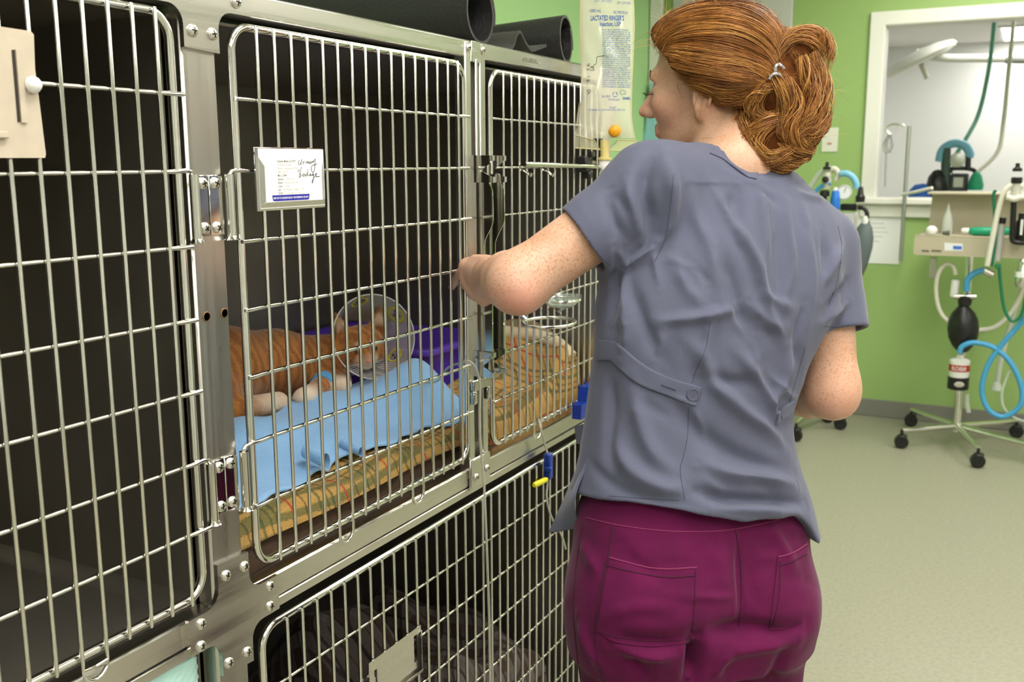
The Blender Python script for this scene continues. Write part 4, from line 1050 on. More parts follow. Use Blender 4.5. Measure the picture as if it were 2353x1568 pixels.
# wisps before the ear and at the neck
for pts in [K((1608, 190, 1.49), (1600, 230, 1.49), (1592, 260, 1.49), (1600, 290, 1.485)), K((1590, 190, 1.50), (1585, 225, 1.495), (1598, 265, 1.49)), K((1617, 330, 1.475), (1616, 318, 1.475), (1650, 318, 1.47), (1680, 322, 1.462)),
            K((1625, 200, 1.485), (1612, 240, 1.48), (1606, 275, 1.48)), K((1690, 330, 1.46), (1670, 345, 1.455), (1650, 350, 1.455)), K((1560, 165, 1.52), (1556, 195, 1.515), (1570, 230, 1.505))]:
    SB[0].tube(smoothpath(pts, 6), .0003, 3, caps=False)
for mbx, m_, nm in zip(SB, HAIR, ('copper', 'dark', 'golden')):
    o = link('hair_strands', mesh_from('hair_strands', mbx.v, mbx.f, True, 180), m_, hairb); o['kind'] = 'stuff'
CLIPM = mat('clear_hair_clip', (0.55, 0.56, 0.60), 0.08, metal=0.7)
build('hair_clip', MB().tube(smoothpath(K((1768, 182, 1.415), (1775, 172, 1.412), (1788, 170, 1.412), (1796, 176, 1.415)), 6), .0022, 8), CLIPM, hairb)
build('hair_clip', MB().tube(smoothpath(K((1782, 165, 1.412), (1782, 154, 1.412), (1790, 148, 1.415), (1803, 158, 1.415)), 6), .0022, 8), CLIPM, hairb)
# ------------------------------------------------------------------ bedding, cat and things inside the cages
def plaid_mat(name, base, stripes, rough=0.95, drop=True, bump=.5):
    # stripes: list of (axis 0/1, period, offset, width, colour, strength)
    m = mat(name, base, rough, bump=bump, bscale=420); ns_, ls_, b_ = nodes(m)
    tc_ = ns_.new('ShaderNodeTexCoord'); sp = ns_.new('ShaderNodeSeparateXYZ'); ls_.new(tc_.outputs['Object'], sp.inputs[0])
    def mth(op, a, b=0.0):
        m_ = ns_.new('ShaderNodeMath'); m_.operation = op
        for sk, v_ in ((m_.inputs[0], a), (m_.inputs[1], b)):
            if isinstance(v_, (int, float)): sk.default_value = v_
            else: ls_.new(v_, sk)
        return m_.outputs[0]
    nz = ns_.new('ShaderNodeTexNoise'); nz.inputs['Scale'].default_value = 520; ls_.new(tc_.outputs['Object'], nz.inputs['Vector'])
    jit = mth('MULTIPLY', mth('SUBTRACT', nz.outputs['Fac'], 0.5), 0.007)
    U = mth('ADD', sp.outputs[0], jit); V_ = mth('ADD', mth('SUBTRACT', sp.outputs[1], sp.outputs[2]), jit)
    col = None
    for (ax, per, off, wd_, c, st) in stripes:
        f_ = mth('LESS_THAN', mth('FRACT', mth('DIVIDE', mth('ADD', (U, V_)[ax], off), per)), wd_/per)
        f_ = mth('MULTIPLY', f_, st)
        mx = ns_.new('ShaderNodeMix'); mx.data_type = 'RGBA'; ls_.new(f_, mx.inputs[0])
        if col is None: mx.inputs[6].default_value = (*base, 1)
        else: ls_.new(col, mx.inputs[6])
        mx.inputs[7].default_value = (*c, 1); col = mx.outputs[2]
    wv_ = ns_.new('ShaderNodeMix'); wv_.data_type = 'RGBA'; wv_.blend_type = 'MULTIPLY'; wv_.inputs[0].default_value = .55
    rm_ = ns_.new('ShaderNodeMapRange'); rm_.inputs['From Min'].default_value = .3; rm_.inputs['From Max'].default_value = .7; rm_.inputs['To Min'].default_value = .45; rm_.inputs['To Max'].default_value = 1.25
    ls_.new(nz.outputs['Fac'], rm_.inputs['Value']); ls_.new(col, wv_.inputs[6]); ls_.new(rm_.outputs[0], wv_.inputs[7])
    ls_.new(wv_.outputs[2], b_.inputs['Base Color'])
    return m
PLAID = plaid_mat('tan_plaid_wool', (0.50, 0.30, 0.085), [(0, .122, .02, .006, (.07, .07, .03), .7), (0, .122, .032, .004, (.07, .07, .03), .6), (1, .122, .03, .006, (.07, .07, .03), .7), (1, .122, .042, .004, (.07, .07, .03), .6),
                   (0, .122, .050, .006, (.03, .09, .035), .65), (1, .122, .058, .008, (.03, .09, .035), .65), (0, .122, .080, .004, (.05, .04, .025), .6), (1, .122, .085, .005, (.05, .04, .025), .6),
                   (0, .122, .108, .004, (.45, .03, .02), .85), (1, .122, .112, .004, (.45, .03, .02), .85)])
BROWNPLAID = plaid_mat('brown_plaid', (0.06, 0.034, 0.026), [(0, .05, .0, .02, (.20, .18, .18), .4), (1, .05, .0, .02, (.20, .18, .18), .4), (0, .05, .03, .006, (.03, .02, .02), .8), (1, .05, .03, .006, (.03, .02, .02), .8)])
FLEECEB = mat('brown_fleece', (0.060, 0.035, 0.020), 1.0, bump=1.0, bscale=160)
CREAM = mat('cream_fleece', (0.74, 0.62, 0.40), 1.0, bump=1.0, bscale=220)
def smooth01(t): t = np.clip(t, 0, 1); return t*t*(3 - 2*t)
def sheet(fz, x0, x1, yf, yb, zb, nx=90, ny=50, edge=.02):
    # a soft pad: height field with rounded edges and a flat underside
    X = np.linspace(x0, x1, nx); T = np.linspace(0, 1, ny); P = []; Q = []
    for x in X:
        y0, y1 = yf(x), yb(x); r = []; q = []
        for t in T:
            y = y0 + (y1 - y0)*t
            e = min(x - x0, x1 - x, (y - y0), (y1 - y)); k = math.sqrt(max(0, 1 - (1 - min(1, e/edge))**2))
            z = zb + (fz(x, y) - zb)*k; r.append((x, y, z)); q.append((x, y, zb))
        P.append(r); Q.append(q)
    return MB().grid(P).grid([r[::-1] for r in Q])
ZF = 0.884
def padz(x, y): return .954 + .003*math.sin(x*9) + .004*math.sin(x*23 + y*17) + .012*smooth01((y - .05)/.2) - .010*smooth01((x - 1.3)/.3)
solo('brown_fleece_pad', sheet(lambda x, y: .918 + .003*math.sin(x*60), .972, 1.66, lambda x: .036 + .003*math.sin(x*30), lambda x: .60, ZF + .001, 90, 30, .012), FLEECEB,
     'dark brown fleece pad lying on the cage floor beneath the tan plaid mat', 'pad')
solo('plaid_mat', sheet(padz, .965, 1.70, lambda x: .040 + .004*math.sin(x*14), lambda x: .62, .919, 150, 70, .030), PLAID,
     'tan plaid mat with red, green and black lines under the blue blanket', 'mat')
def bedz(x, y): return .945 + .03*smooth01((y - .05)/.3) + .075*smooth01((x - 1.98)/.13) + .006*math.sin(y*40) + .004*math.sin(x*30)
pb = solo('plaid_pet_bed', sheet(bedz, 1.712, 2.158, lambda x: .040 + .004*math.sin(x*20), lambda x: .262, ZF + .001, 90, 50, .030), PLAID,
          'tan plaid pet bed with a cream fleece edge behind the door with the bowl holder', 'pet bed')
build('fleece_edge', MB().tube(smoothpath([(2.12, .05, .995), (2.125, .09, 1.025), (2.12, .14, 1.040), (2.11, .19, 1.043), (2.10, .225, 1.044), (2.085, .245, 1.03)], 8), .017, 12), CREAM, pb)
build('back_fold', MB().tube(smoothpath([(2.135, .06, .985), (2.138, .14, 1.045), (2.132, .20, 1.056), (2.12, .245, 1.045)], 8), .020, 12), mat('tan_fleece', (0.30, 0.22, 0.11), 1.0, bump=1.0, bscale=200), pb)
# light blue fleece blanket
BLUEF = mat('light_blue_fleece', (0.27, 0.50, 0.80), 1.0, bump=.7, bscale=300, noise=.04, nscale=20, sheen=.3)
def blz(x, y):
    z = padz(x, y) + .012 + .034*smooth01((y - .07)/.18) + .003*math.sin(x*13 + y*22) + .002*math.sin(x*31 - y*20) + .010*smooth01((1.36 - x)/.1)*smooth01((y - .15)/.1)
    z += .055*math.exp(-((x - 1.70)/.06)**2 - ((y - .21)/.05)**2) + .030*math.exp(-((x - 1.62)/.05)**2 - ((y - .20)/.05)**2)
    z -= .035*smooth01((x - 1.72)/.12)
    z += .020*math.exp(-((x - 1.215)/.025)**2 - ((y - .06)/.05)**2) + .010*math.exp(-((x - 1.31)/.03)**2 - ((y - .07)/.03)**2)
    return z
def blf(x): return .066 + .020*smooth01((x - 1.05)/.12) + .010*math.sin(x*26) - .018*smooth01((x - 1.5)/.2) + .006*math.sin(x*70)
def thin(fz, x0, x1, yf, yb, th=.006, nx=150, ny=60):
    P = []; Q = []
    for x in np.linspace(x0, x1, nx):
        r = []; q = []
        for t in np.linspace(0, 1, ny):
            y = yf(x) + (yb(x) - yf(x))*t; z = fz(x, y); e = min(t, 1 - t)*(ny - 1)
            r.append((x, y, z - (th*.5 if e < .5 else 0))); q.append((x, y, z - th))
        P.append(r); Q.append(q)
    mb = MB().grid(P).grid([r[::-1] for r in Q]); a, b = nx, ny
    ring = lambda G: [G[i][0] for i in range(a)] + [G[-1][j] for j in range(1, b)] + [G[i][-1] for i in range(a-2, -1, -1)] + [G[0][j] for j in range(b-2, 0, -1)]
    A_, B_ = ring(P), ring(Q); e = len(A_); return mb.add(A_ + B_, [(i, (i+1) % e, e + (i+1) % e, e + i) for i in range(e)])
bb = solo('fleece_blanket', thin(blz, .970, 1.735, blf, lambda x: .31 + .02*math.sin(x*9)), BLUEF, 'light blue fleece blanket draped over the tan plaid mat before the cat', 'blanket')
for (cx, cz_, r) in ((1.205, .986, .016), (1.30, .976, .011)):
    P = []
    for t in np.linspace(0, 1, 6): P.append([(cx + (.8*rr_)*math.cos(a) + .012*t, .064 + .05*t, cz_ + rr_*math.sin(a) + .006*t) for a in np.linspace(-.9, 4.9, 18) for rr_ in [r*(1 - .09*a)]])
    build('curled_edge', MB().grid(P), BLUEF, bb)
# purple litter tray
PURP = mat('purple_plastic', (0.11, 0.045, 0.46), 0.3, spec=.5)
def tray(x0, x1, y0, y1, z0, z1):
    def ring(e, z, r=.05, n=6):
        P = []
        for (cx, cy, a0) in ((x1 - r - e, y1 - r - e, 0), (x0 + r + e, y1 - r - e, PI/2), (x0 + r + e, y0 + r + e, PI), (x1 - r - e, y0 + r + e, 1.5*PI)):
            P += [(cx + r*math.cos(a0 + t), cy + r*math.sin(a0 + t), z) for t in np.linspace(0, PI/2, n)]
        return P
    prof = [(.045, z0), (.035, z0 + .004), (.012, z1 - .014), (.0, z1 - .014), (-.002, z1 - .006), (.0, z1), (.012, z1 + .001), (.016, z1 - .004), (.040, z0 + .012), (.046, z0 + .008)]
    R_ = [ring(e, z) for e, z in prof]; n = len(R_[0]); mb = MB()
    v = [p for r in R_ for p in r]; f = [(i*n + k, i*n + (k+1) % n, (i+1)*n + (k+1) % n, (i+1)*n + k) for i in range(len(R_) - 1) for k in range(n)]
    f += [tuple(range(n))[::-1], tuple((len(R_) - 1)*n + k for k in range(n))]
    return mb.add(v, f)
solo('litter_tray', tray(1.84, 2.155, .275, .70, ZF + .001, 1.036), PURP, 'purple plastic litter tray at the back of the cage behind the cat', 'tray', ang=50)
# the cat
CR = hframe(231, 12, 5); CSC = 1.06
CE = dep(840, 804, 2.035); CH = CE - CR[0]*.034*CSC - CR[2]*.006*CSC
def chd(f_, s_, u_): return CH + CSC*(CR.T @ A3(f_, s_, u_))
CB = [A3(1.285, .46, 1.055), A3(1.40, .455, 1.062), A3(1.52, .43, 1.052), A3(1.60, .395, 1.045)]
CBR = [.072, .078, .066, .052]
def cat_sdf(p):
    d = None
    for i in range(3):
        c = rcone(p, CB[i], CB[i+1], CBR[i], CBR[i+1]); d = c if d is None else smin(d, c, .03)
    d = smin(d, ell(p, (1.30, .40, 1.035), (.065, .050, .050)), .03)                 # thigh
    d = smin(d, rcone(p, CB[3], chd(-.045, 0, -.015), .046, .036), .03)              # neck
    q = (p - CH) @ CR.T/CSC; qm = q.copy(); qm[:, 1] = np.abs(qm[:, 1])
    h = ell(q, (0, 0, .004), (.042, .044, .038))
    h = smin(h, ell(qm, (.010, .026, -.012), (.024, .020, .020)), .014)
    h = smin(h, ell(q, (.036, 0, -.014), (.020, .017, .013)), .012)
    h = smin(h, ell(q, (.028, 0, -.026), (.018, .014, .010)), .010)
    h = smin(h, rcone(q, A3(.030, 0, .008), A3(.050, 0, -.009), .009, .006), .010)
    h = smax(h, -ell(qm, (.042, .0175, .008), (.010, .009, .008)), .006)
    # ears: flattened cones hollowed in front
    e = rcone(qm, A3(-.004, .030, .022), A3(-.006, .044, .072), .021, .0035)
    e = smax(e, (q[:, 0] + .004 - .009), .004); e = smax(e, -(q[:, 0] + .012), .004)
    e = smax(e, -rcone(qm, A3(.010, .032, .026), A3(.006, .043, .064), .014, .002), .003)
    h = smin(h, e, .008)
    d = smin(d, h*CSC, .018)
    # forelegs and hind paw
    for (a, b, c) in ((A3(1.585, .36, 1.015), A3(1.52, .320, 1.016), A3(1.445, .300, 1.016)), (A3(1.60, .375, 1.01), A3(1.60, .33, 1.012), A3(1.56, .300, 1.014))):
        d = smin(d, smin(rcone(p, a, b, .030, .019), rcone(p, b, c, .019, .016), .01), .018); d = smin(d, ell(p, c, (.024, .018, .014)), .01)
    d = smin(d, rcone(p, A3(1.30, .37, 1.006), A3(1.40, .325, 1.012), .026, .020), .016)
    tl = smoothpath([(1.235, .48, 1.02), (1.20, .44, 1.0), (1.21, .37, .995), (1.26, .33, .995)], 3)
    for a, b in zip(tl[:-1], tl[1:]): d = smin(d, rcone(p, a, b, .017, .016), .012)
    return d
cV, cF = nets(cat_sdf, (1.14, .24, .95), (1.80, .58, 1.21), .0024)
FUR = mat('orange_tabby_fur', (0.50, 0.19, 0.035), 0.85, sheen=.5)
ns, ls, bs = nodes(FUR); tc = ns.new('ShaderNodeTexCoord')
wv = ns.new('ShaderNodeTexWave'); wv.inputs['Scale'].default_value = 14; wv.inputs['Distortion'].default_value = 7; wv.inputs['Detail'].default_value = 3; wv.inputs['Detail Scale'].default_value = 1.5; ls.new(tc.outputs['Object'], wv.inputs['Vector'])
base = mixc(ramp(wv.outputs['Fac'], .25, .75), (0.23, 0.072, 0.011), (0.37, 0.140, 0.026))
nz = tex('ShaderNodeTexNoise', 260, 4); base = mixc(ramp(nz.outputs['Fac'], .35, .7, .35), base, (0.52, 0.25, 0.07))
wa = ns.new('ShaderNodeAttribute'); wa.attribute_name = 'white'
base = mixc(wa.outputs['Fac'], base, (0.80, 0.66, 0.50))
ls.new(base, bs.inputs['Base Color'])
bp = ns.new('ShaderNodeBump'); bp.inputs['Strength'].default_value = .6; bp.inputs['Distance'].default_value = .003; ls.new(nz.outputs['Fac'], bp.inputs['Height']); ls.new(bp.outputs[0], bs.inputs['Normal'])
cat = empty('cat', (1.44, .42, .985), 'orange tabby cat lying on the blue blanket and wearing a clear plastic cone', 'cat')
cme = fast_mesh('body', cV, cF)
wh = np.zeros(len(cV))
def wb(c, r, s_=1.0):
    global wh
    wh = np.maximum(wh, s_*np.clip(1.6*(1 - np.linalg.norm(cV - c, axis=1)/r), 0, 1))
wb(chd(.040, 0, -.026), .034); wb(chd(.02, .02, -.034), .026, .8); wb(chd(.02, -.02, -.034), .026, .8); wb(chd(.004, .040, .050), .018, .5); wb(chd(.004, -.040, .050), .018, .5)
wb(A3(1.445, .300, 1.016), .05); wb(A3(1.56, .300, 1.014), .04); wb(A3(1.39, .33, 1.010), .06, .8); wb(A3(1.63, .36, 1.01), .04, .7); wb(chd(.040, .017, .022), .012, .5); wb(chd(.040, -.017, .022), .012, .5)
at_ = cme.attributes.new('white', 'FLOAT', 'POINT'); at_.data.foreach_set('value', wh.astype(np.float32))
link('body', cme, FUR, cat)
EYEY = mat('amber_eye', (0.42, 0.22, 0.03), 0.08); NOSEP = mat('pink_nose', (0.62, 0.24, 0.17), 0.5)
for s_ in (1, -1):
    e = build('eye', MB().lathe([(.0092, 0), (.0082, .0036), (.0052, .0060), (0, .0070)], chd(.0325, s_*.0178, .0075), _n(CR.T @ A3(1, s_*.35, .05)), 16, 1.1, .75), EYEY, cat)
    build('pupil', MB().lathe([(.0046, 0), (.0038, .0014), (0, .0018)], chd(.0388, s_*.0200, .0078), _n(CR.T @ A3(1, s_*.35, .05)), 12, .7, 1.1), EYE, e)
build('nose', MB().lathe([(.0070, -.003), (.0064, .002), (.0035, .0040), (0, .0046)], chd(.0545, 0, -.0095), CR[0], 12, 1.0, .75), NOSEP, cat)
build('leg_bandage', MB().tube([(1.560, .345, 1.0175), (1.525, .322, 1.016)], .0245, 16), mat('blue_wrap', (0.12, 0.42, 0.78), .7, bump=.4, bscale=300), cat)
wm = MB()
for s_ in (1, -1):
    for k in range(5):
        p0 = chd(.046, s_*.010, -.017 - .002*k); wm.tube([p0, p0 + CR.T @ A3(.012, s_*.022, .003*(2 - k)), p0 + CR.T @ A3(.014, s_*.045, .002*(2 - k) - .004)], [.00035, .0003, .00012], 3)
build('whiskers', wm, mat('whisker', (.9, .88, .82), .4), cat)['kind'] = 'stuff'
# cone collar
CONEM = mat('clear_cone_plastic', (0.72, 0.70, 0.64), 0.18, alpha=.30)
RC = dep(860, 774, 2.005); NC = chd(-.052, 0, -.012); CA = _n(RC - NC); cu = _n(np.cross(A3(0, 0, 1), CA)); cv2 = np.cross(CA, cu)
def conept(a, t, off=0.0): return NC + (RC - NC)*t + (math.cos(a)*cu + math.sin(a)*cv2)*((.046 + (.086 - .046)*t) + off)
mb = MB(); mb.grid([[conept(a, t) for t in np.linspace(0, 1, 10)] for a in np.linspace(0, 2*PI, 49)])
mb.grid([[conept(a, t, .0012) for t in np.linspace(1, 0, 10)] for a in np.linspace(0, 2*PI, 49)])
cone = build('cone_collar', mb, CONEM, cat)
build('cone_rim', MB().tube([conept(a, 1.0) for a in np.linspace(0, 2*PI, 48, endpoint=False)], .0012, 6, closed=True), mat('cone_rim_plastic', (.75, .74, .70), .25, alpha=.7), cone)
YEL = mat('yellow_print', (0.62, 0.52, 0.02), .5)
for (ac, tc_) in ((1.75, .78), (.62, .78), (2.75, .80), (-.6, .62)):
    mb = MB(); ro, ri = .022, .0165
    for k in range(8):
        a0, a1 = k*PI/4, (k+1)*PI/4
        q4 = [conept(ac + r*math.cos(a)/.085, tc_ + r*math.sin(a)/np.linalg.norm(RC - NC), -.0012) for a, r in ((a0, ri), (a1, ri), (a1, ro), (a0, ro))]; mb.add(q4, [(0, 1, 2, 3)])
    build('yellow_ring', mb, YEL, cone)
    mk = MB()
    for (du, dv) in ((-.006, .004), (.006, .004), (0, -.006)):
        mk.add([conept(ac + (du + x*.0035)/.085, tc_ + (dv + y*.0025)/np.linalg.norm(RC - NC), -.0014) for x, y in ((-1, -1), (1, -1), (1, 1), (-1, 1))], [(0, 1, 2, 3)])
    build('ring_mark', mk, INK, cone)['kind'] = 'stuff'
def wrap_text(s, size, fmap, m, parent, name='lettering', bold=0.0, align='CENTER', xs=1.0):
    V_, F_ = text_mesh(s, size, bold, 0, align)
    if not len(V_): return
    o = build(name, ([fmap(x*xs, y) for x, y, z in V_], F_), m, parent, False); o['kind'] = 'stuff'; return o
wrap_text('STRUC', .017, lambda x, y: conept(2.02 - x/.075, .60 + y/np.linalg.norm(RC - NC), -.0014), INK, cone)
# dark plaid bedding in the lower cage, teal towel in the lower left one
def lowz(x, y): return .30 + .09*math.exp(-((x - 1.62)/.14)**2 - ((y - .38)/.14)**2)*2.0 + .03*math.sin(x*14 + y*9) + .02*math.sin(x*31 - y*21)
solo('plaid_blanket', sheet(lowz, 1.15, 2.12, lambda x: .10, lambda x: .62, .106, 90, 60, .06), BROWNPLAID, 'dark brown checked blanket heaped inside the lower cage', 'blanket')
TEAL = mat('teal_waffle_towel', (0.48, 0.76, 0.70), 1.0, bump=0.3, bscale=200)
def towel():
    mb = MB(); P = []; nx, nz_ = 90, 70
    for i in range(nx):
        x = .52 + (.874 - .52)*i/(nx - 1); e = max(0, (x - .852)/.022); r = []
        for j in range(nz_):
            t = j/(nz_ - 1); z = .56 + (.8368 - .56)*t - .010*e*e*t
            y = .008 + .003*math.sin(x*30) + .010*e**2 + .0016*math.sin(i*1.75)*math.sin(j*1.75 + PI*(i % 2)) + .012*max(0, (t - .96)/.04)**2
            r.append((x, y, z))
        P.append(r)
    mb.grid(P); mb.grid([[(x, y + .010, z) for x, y, z in r[::-1]] for r in P]); return mb
solo('teal_towel', towel(), TEAL, 'pale teal waffle weave towel hanging inside the lower cage opening', 'towel')
# ------------------------------------------------------------------ things on and hanging from the cages
def F0(px, py, Y=-.02): p = onY(px, py, Y); return p[0], p[2]
# card holder with the patient card
ch = empty('card_holder', (1.076, -.02, 1.38), 'bright steel card holder clipped to the cat cage door', 'card holder')
x0, x1, z0, z1 = F0(590, 480, -.0165)[0], F0(745, 475, -.0165)[0], F0(592, 486, -.0165)[1], F0(590, 342, -.0165)[1]
build('back_plate', MB().box((x0, -.0165, z0), (x1, -.0155, z1 + .002), .0003), MIRROR, ch)
lip = lambda poly, y0, y1: MB().add([(u, y0 if k < 2 else y1, w_) for k, (u, w_) in enumerate(poly)] + [(u, (y0 if k < 2 else y1) - .0012, w_) for k, (u, w_) in enumerate(poly)], [(0,1,2,3), (7,6,5,4), (0,4,5,1), (1,5,6,2), (2,6,7,3), (3,7,4,0)])
build('bottom_lip', lip([(x0, z0), (x1, z0), (x1 - .009, z0 + .011), (x0 + .009, z0 + .011)], -.0165, -.024), MIRROR, ch)
build('side_lip', lip([(x0, z1 - .004), (x0, z0), (x0 + .0085, z0 + .012), (x0 + .0085, z1 - .022)], -.0165, -.024), MIRROR, ch)
build('side_lip', lip([(x1, z0), (x1, z1 - .010), (x1 - .0085, z1 - .022), (x1 - .0085, z0 + .012)], -.0165, -.024), MIRROR, ch)
card = solo('patient_card', MB().box((x0 + .003, -.0205, z0 + .003), (x1 - .003, -.0200, z1 + .0005)), PAPER, 'white patient card with a printed label and black handwriting in the steel holder', 'card', smooth=False)
LABELM = mat('label_paper', (0.84, 0.84, 0.79), .6)
# label sticker (rounded rectangle) and its print
def uvc(u, v): return (x0 + .003 + u*(x1 - x0 - .006), z0 + .003 + v*(z1 - z0 - .003))
lx0, lz0 = uvc(.17, .12); lx1, lz1 = uvc(.745, .885)
def rrect(a0, a1, b0, b1, r, n=5):
    P = []
    for (cx, cy, t0) in ((a1 - r, b1 - r, 0), (a0 + r, b1 - r, PI/2), (a0 + r, b0 + r, PI), (a1 - r, b0 + r, 1.5*PI)): P += [(cx + r*math.cos(t0 + t), cy + r*math.sin(t0 + t)) for t in np.linspace(0, PI/2, n)]
    return P
lab = build('label_sticker', MB().prism(rrect(lx0, lx1, lz0, lz1, .003), -.0003, 'xz', -.0206), LABELM, card, False)
BLUEP = mat('blue_print', (0.01, 0.012, 0.30), .5)
build('label_footer', MB().prism([(lx0, lz0 + .0075)] + [(lx1, lz0 + .0075)] + [(lx1 - .001, lz0 + .0015), (lx1 - .003, lz0)] + [(lx0 + .003, lz0), (lx0 + .001, lz0 + .0015)], -.0002, 'xz', -.0209), BLUEP, card, False)
GREYP = mat('grey_print', (0.25, 0.25, 0.24), .6)
def flat_text(s, x, z, size, y, m, parent, bold=0.0, xs=1.0, name='lettering', shear=0.0):
    V_, F_ = text_mesh(s, size, bold, 0, 'LEFT', shear)
    o = build(name, ([(x + a*xs, y, z + b) for a, b, c in V_], F_), m, parent, False); o['kind'] = 'stuff'; return o
rows = [('Kathleen Mullen (215797)', 1), ('18 Madison Avenue', 0), ('Madison, New Jersey, 07940', 0), ('908-310-6150', 0), ('Milo 133949', 1), ('Species: (Feline (Cat))', 2), ('Breed: Domestic Short Hair', 2), ('Color: Orange', 2), ('Sex: Male Neutered  Weight: 11.31lbs', 2), ('DOB: 07-17-2020 Age: 4 y 3 m 4 d', 2)]
tx = uvc(.265, 0)[0]
for i, (s, b) in enumerate(rows):
    z = uvc(0, .775 - .0605*i)[1]
    if b == 2:
        k = s.index(':') + 1
        flat_text(s[:k], tx, z, .0041, -.02095, INK, card, .00006, .86); flat_text(s[k:], tx + .0019*k + .0004, z, .0041, -.02095, GREYP, card, 0, .80)
    else: flat_text(s, tx, z, .0041, -.02095, INK if b else GREYP, card, .00006 if b else 0, .86)
flat_text("KEEP OUT OF CHILDREN'S REACH \u2022 FOR VETERINARY USE ONLY", lx0 + .002, lz0 + .0024, .0037, -.02115, PAPER, card, .00005, .66)
# handwriting: pen strokes
def pen(strokes, fx, r, parent, name='handwriting'):
    mb = MB()
    for st in strokes: mb.tube(smoothpath([fx(u, v) for u, v in st], 5), r, 5)
    o = build(name, mb, INK, parent); o['kind'] = 'stuff'; return o
# stroke coordinates in the 1916 x 1568 close-up of the card
def cz2(u, v): p = onY(560 + u/8.709, 320 + v/8.711, -.0210); return (p[0], -.0210, p[2])
pen([[(1110, 420), (1095, 470), (1105, 515), (1140, 480), (1165, 400), (1145, 490), (1160, 510)], [(1185, 510), (1190, 450), (1188, 470), (1215, 440)], [(1235, 445), (1228, 495)], [(1240, 420), (1242, 424)], [(1258, 490), (1265, 440), (1262, 470), (1285, 445), (1285, 490)],
     [(1330, 445), (1305, 460), (1310, 490), (1335, 460), (1335, 490)], [(1355, 490), (1360, 440), (1358, 465), (1382, 440)], [(1392, 430), (1392, 470), (1432, 395), (1425, 520), (1415, 620), (1385, 670), (1352, 590), (1370, 530), (1420, 505), (1478, 495)]], cz2, .00035, card)
pen([[(1072, 650), (1100, 622), (1130, 615)], [(1160, 545), (1140, 640), (1128, 760)], [(1105, 640), (1115, 700), (1112, 770), (1150, 735), (1135, 690)], [(1178, 745), (1185, 700), (1180, 740)], [(1205, 690), (1185, 720), (1205, 745), (1225, 715), (1205, 690)], [(1250, 690), (1232, 720), (1248, 740), (1270, 715)],
     [(1285, 600), (1265, 700), (1258, 745)], [(1300, 670), (1272, 705), (1310, 735)], [(1345, 690), (1325, 705), (1325, 730), (1350, 705), (1352, 735)], [(1395, 690), (1375, 705), (1378, 730), (1400, 700), (1395, 790), (1378, 880), (1370, 840), (1400, 780), (1430, 735), (1462, 690), (1440, 690), (1440, 735), (1480, 745), (1520, 742)]], cz2, .00035, card)
# beige card plate on the empty cage
BEIGE = mat('beige_plastic', (0.52, 0.45, 0.35), .5, noise=.05, nscale=60)
pl = [F0(*p) for p in ((-190, 40), (0, 62), (66, 72), (73, 80), (76, 160), (86, 235), (101, 355), (99, 363), (-200, 363))]
bp_ = solo('card_plate', MB().prism(pl, -.006, 'xz', -.017), BEIGE, 'beige plastic card plate hooked on the empty cage door', 'card plate')
sl = [F0(*p, -.0235) for p in ((27, 115), (33, 114), (47, 280), (41, 281))]
build('slot', MB().prism(sl, -.0006, 'xz', -.0231), DARK, bp_, False)
build('slot_lip', MB().prism([F0(*p, -.0235) for p in ((34, 114), (48, 116), (61, 282), (48, 282))], -.0022, 'xz', -.0231), BEIGE, bp_)
build('ledge', MB().box((F0(-60, 310)[0], -.028, F0(20, 318, -.028)[1]), (F0(22, 310, -.028)[0], -.0231, F0(20, 302, -.028)[1]), .001), BEIGE, bp_)
c = onY(76, 195, -.026)
build('ball_end', MB().lathe([(0, -.0085), (.005, -.0068), (.0078, -.003), (.0085, 0), (.0078, .003), (.005, .0068), (0, .0085)], c, (0, 0, 1), 16), WHITE, bp_)
# bare steel card plate on the lower door
dp = empty('card_plate', (1.28, -.02, .58), 'bare folded steel card plate with two slots on the lower cage door', 'card plate')
x0, x1, z0, z1 = 1.193, 1.345, .581, .668
def holed(x0, x1, z0, z1, holes, y0, y1):
    mb = MB(); xs = sorted({x0, x1, *[h_[0] for h_ in holes], *[h_[1] for h_ in holes]})
    for a, b in zip(xs[:-1], xs[1:]):
        cuts = [(h_[2], h_[3]) for h_ in holes if h_[0] < (a + b)/2 < h_[1]]
        zz = [z0] + [v for c_ in cuts for v in c_] + [z1]
        for k in range(0, len(zz), 2): mb.box((a, y0, zz[k]), (b, y1, zz[k+1]))
    return mb
build('plate', holed(x0, x1, z0, z1, [(x0 + .012, x0 + .022, z0 + .02, z0 + .068), (x1 - .022, x1 - .012, z1 - .060, z1 - .012)], -.0175, -.0160), STEEL, dp, False)
build('bottom_flange', lip([(x0 + .004, z0), (x1 + .002, z0), (x1 - .004, z0 + .010), (x0 + .014, z0 + .010)], -.0175, -.023), STEEL, dp)
build('side_flange', lip([(x1 + .002, z0), (x1 + .002, z1 - .010), (x1 - .008, z1 - .022), (x1 - .008, z0 + .012)], -.0175, -.023), STEEL, dp)
build('side_flange', lip([(x0 - .001, z1 - .018), (x0 - .001, z0), (x0 + .008, z0 + .012), (x0 + .008, z1 - .026)], -.0175, -.023), STEEL, dp)
# maker's name raised on the head rail
def rail_text(s, px, py, size, xs=1.0):
    p = onY(px, py, 0); V_, F_ = text_mesh(s, size, .0003, .0004, 'LEFT')
    o = build('raised_lettering', ([(p[0] + a*xs, -.0008 - c_, p[2] + b) for a, b, c_ in V_], F_), STEEL, rack, False); o['kind'] = 'stuff'
rail_text('SHOR-LINE K.C.', 1202, 140, .0105, 1.0)
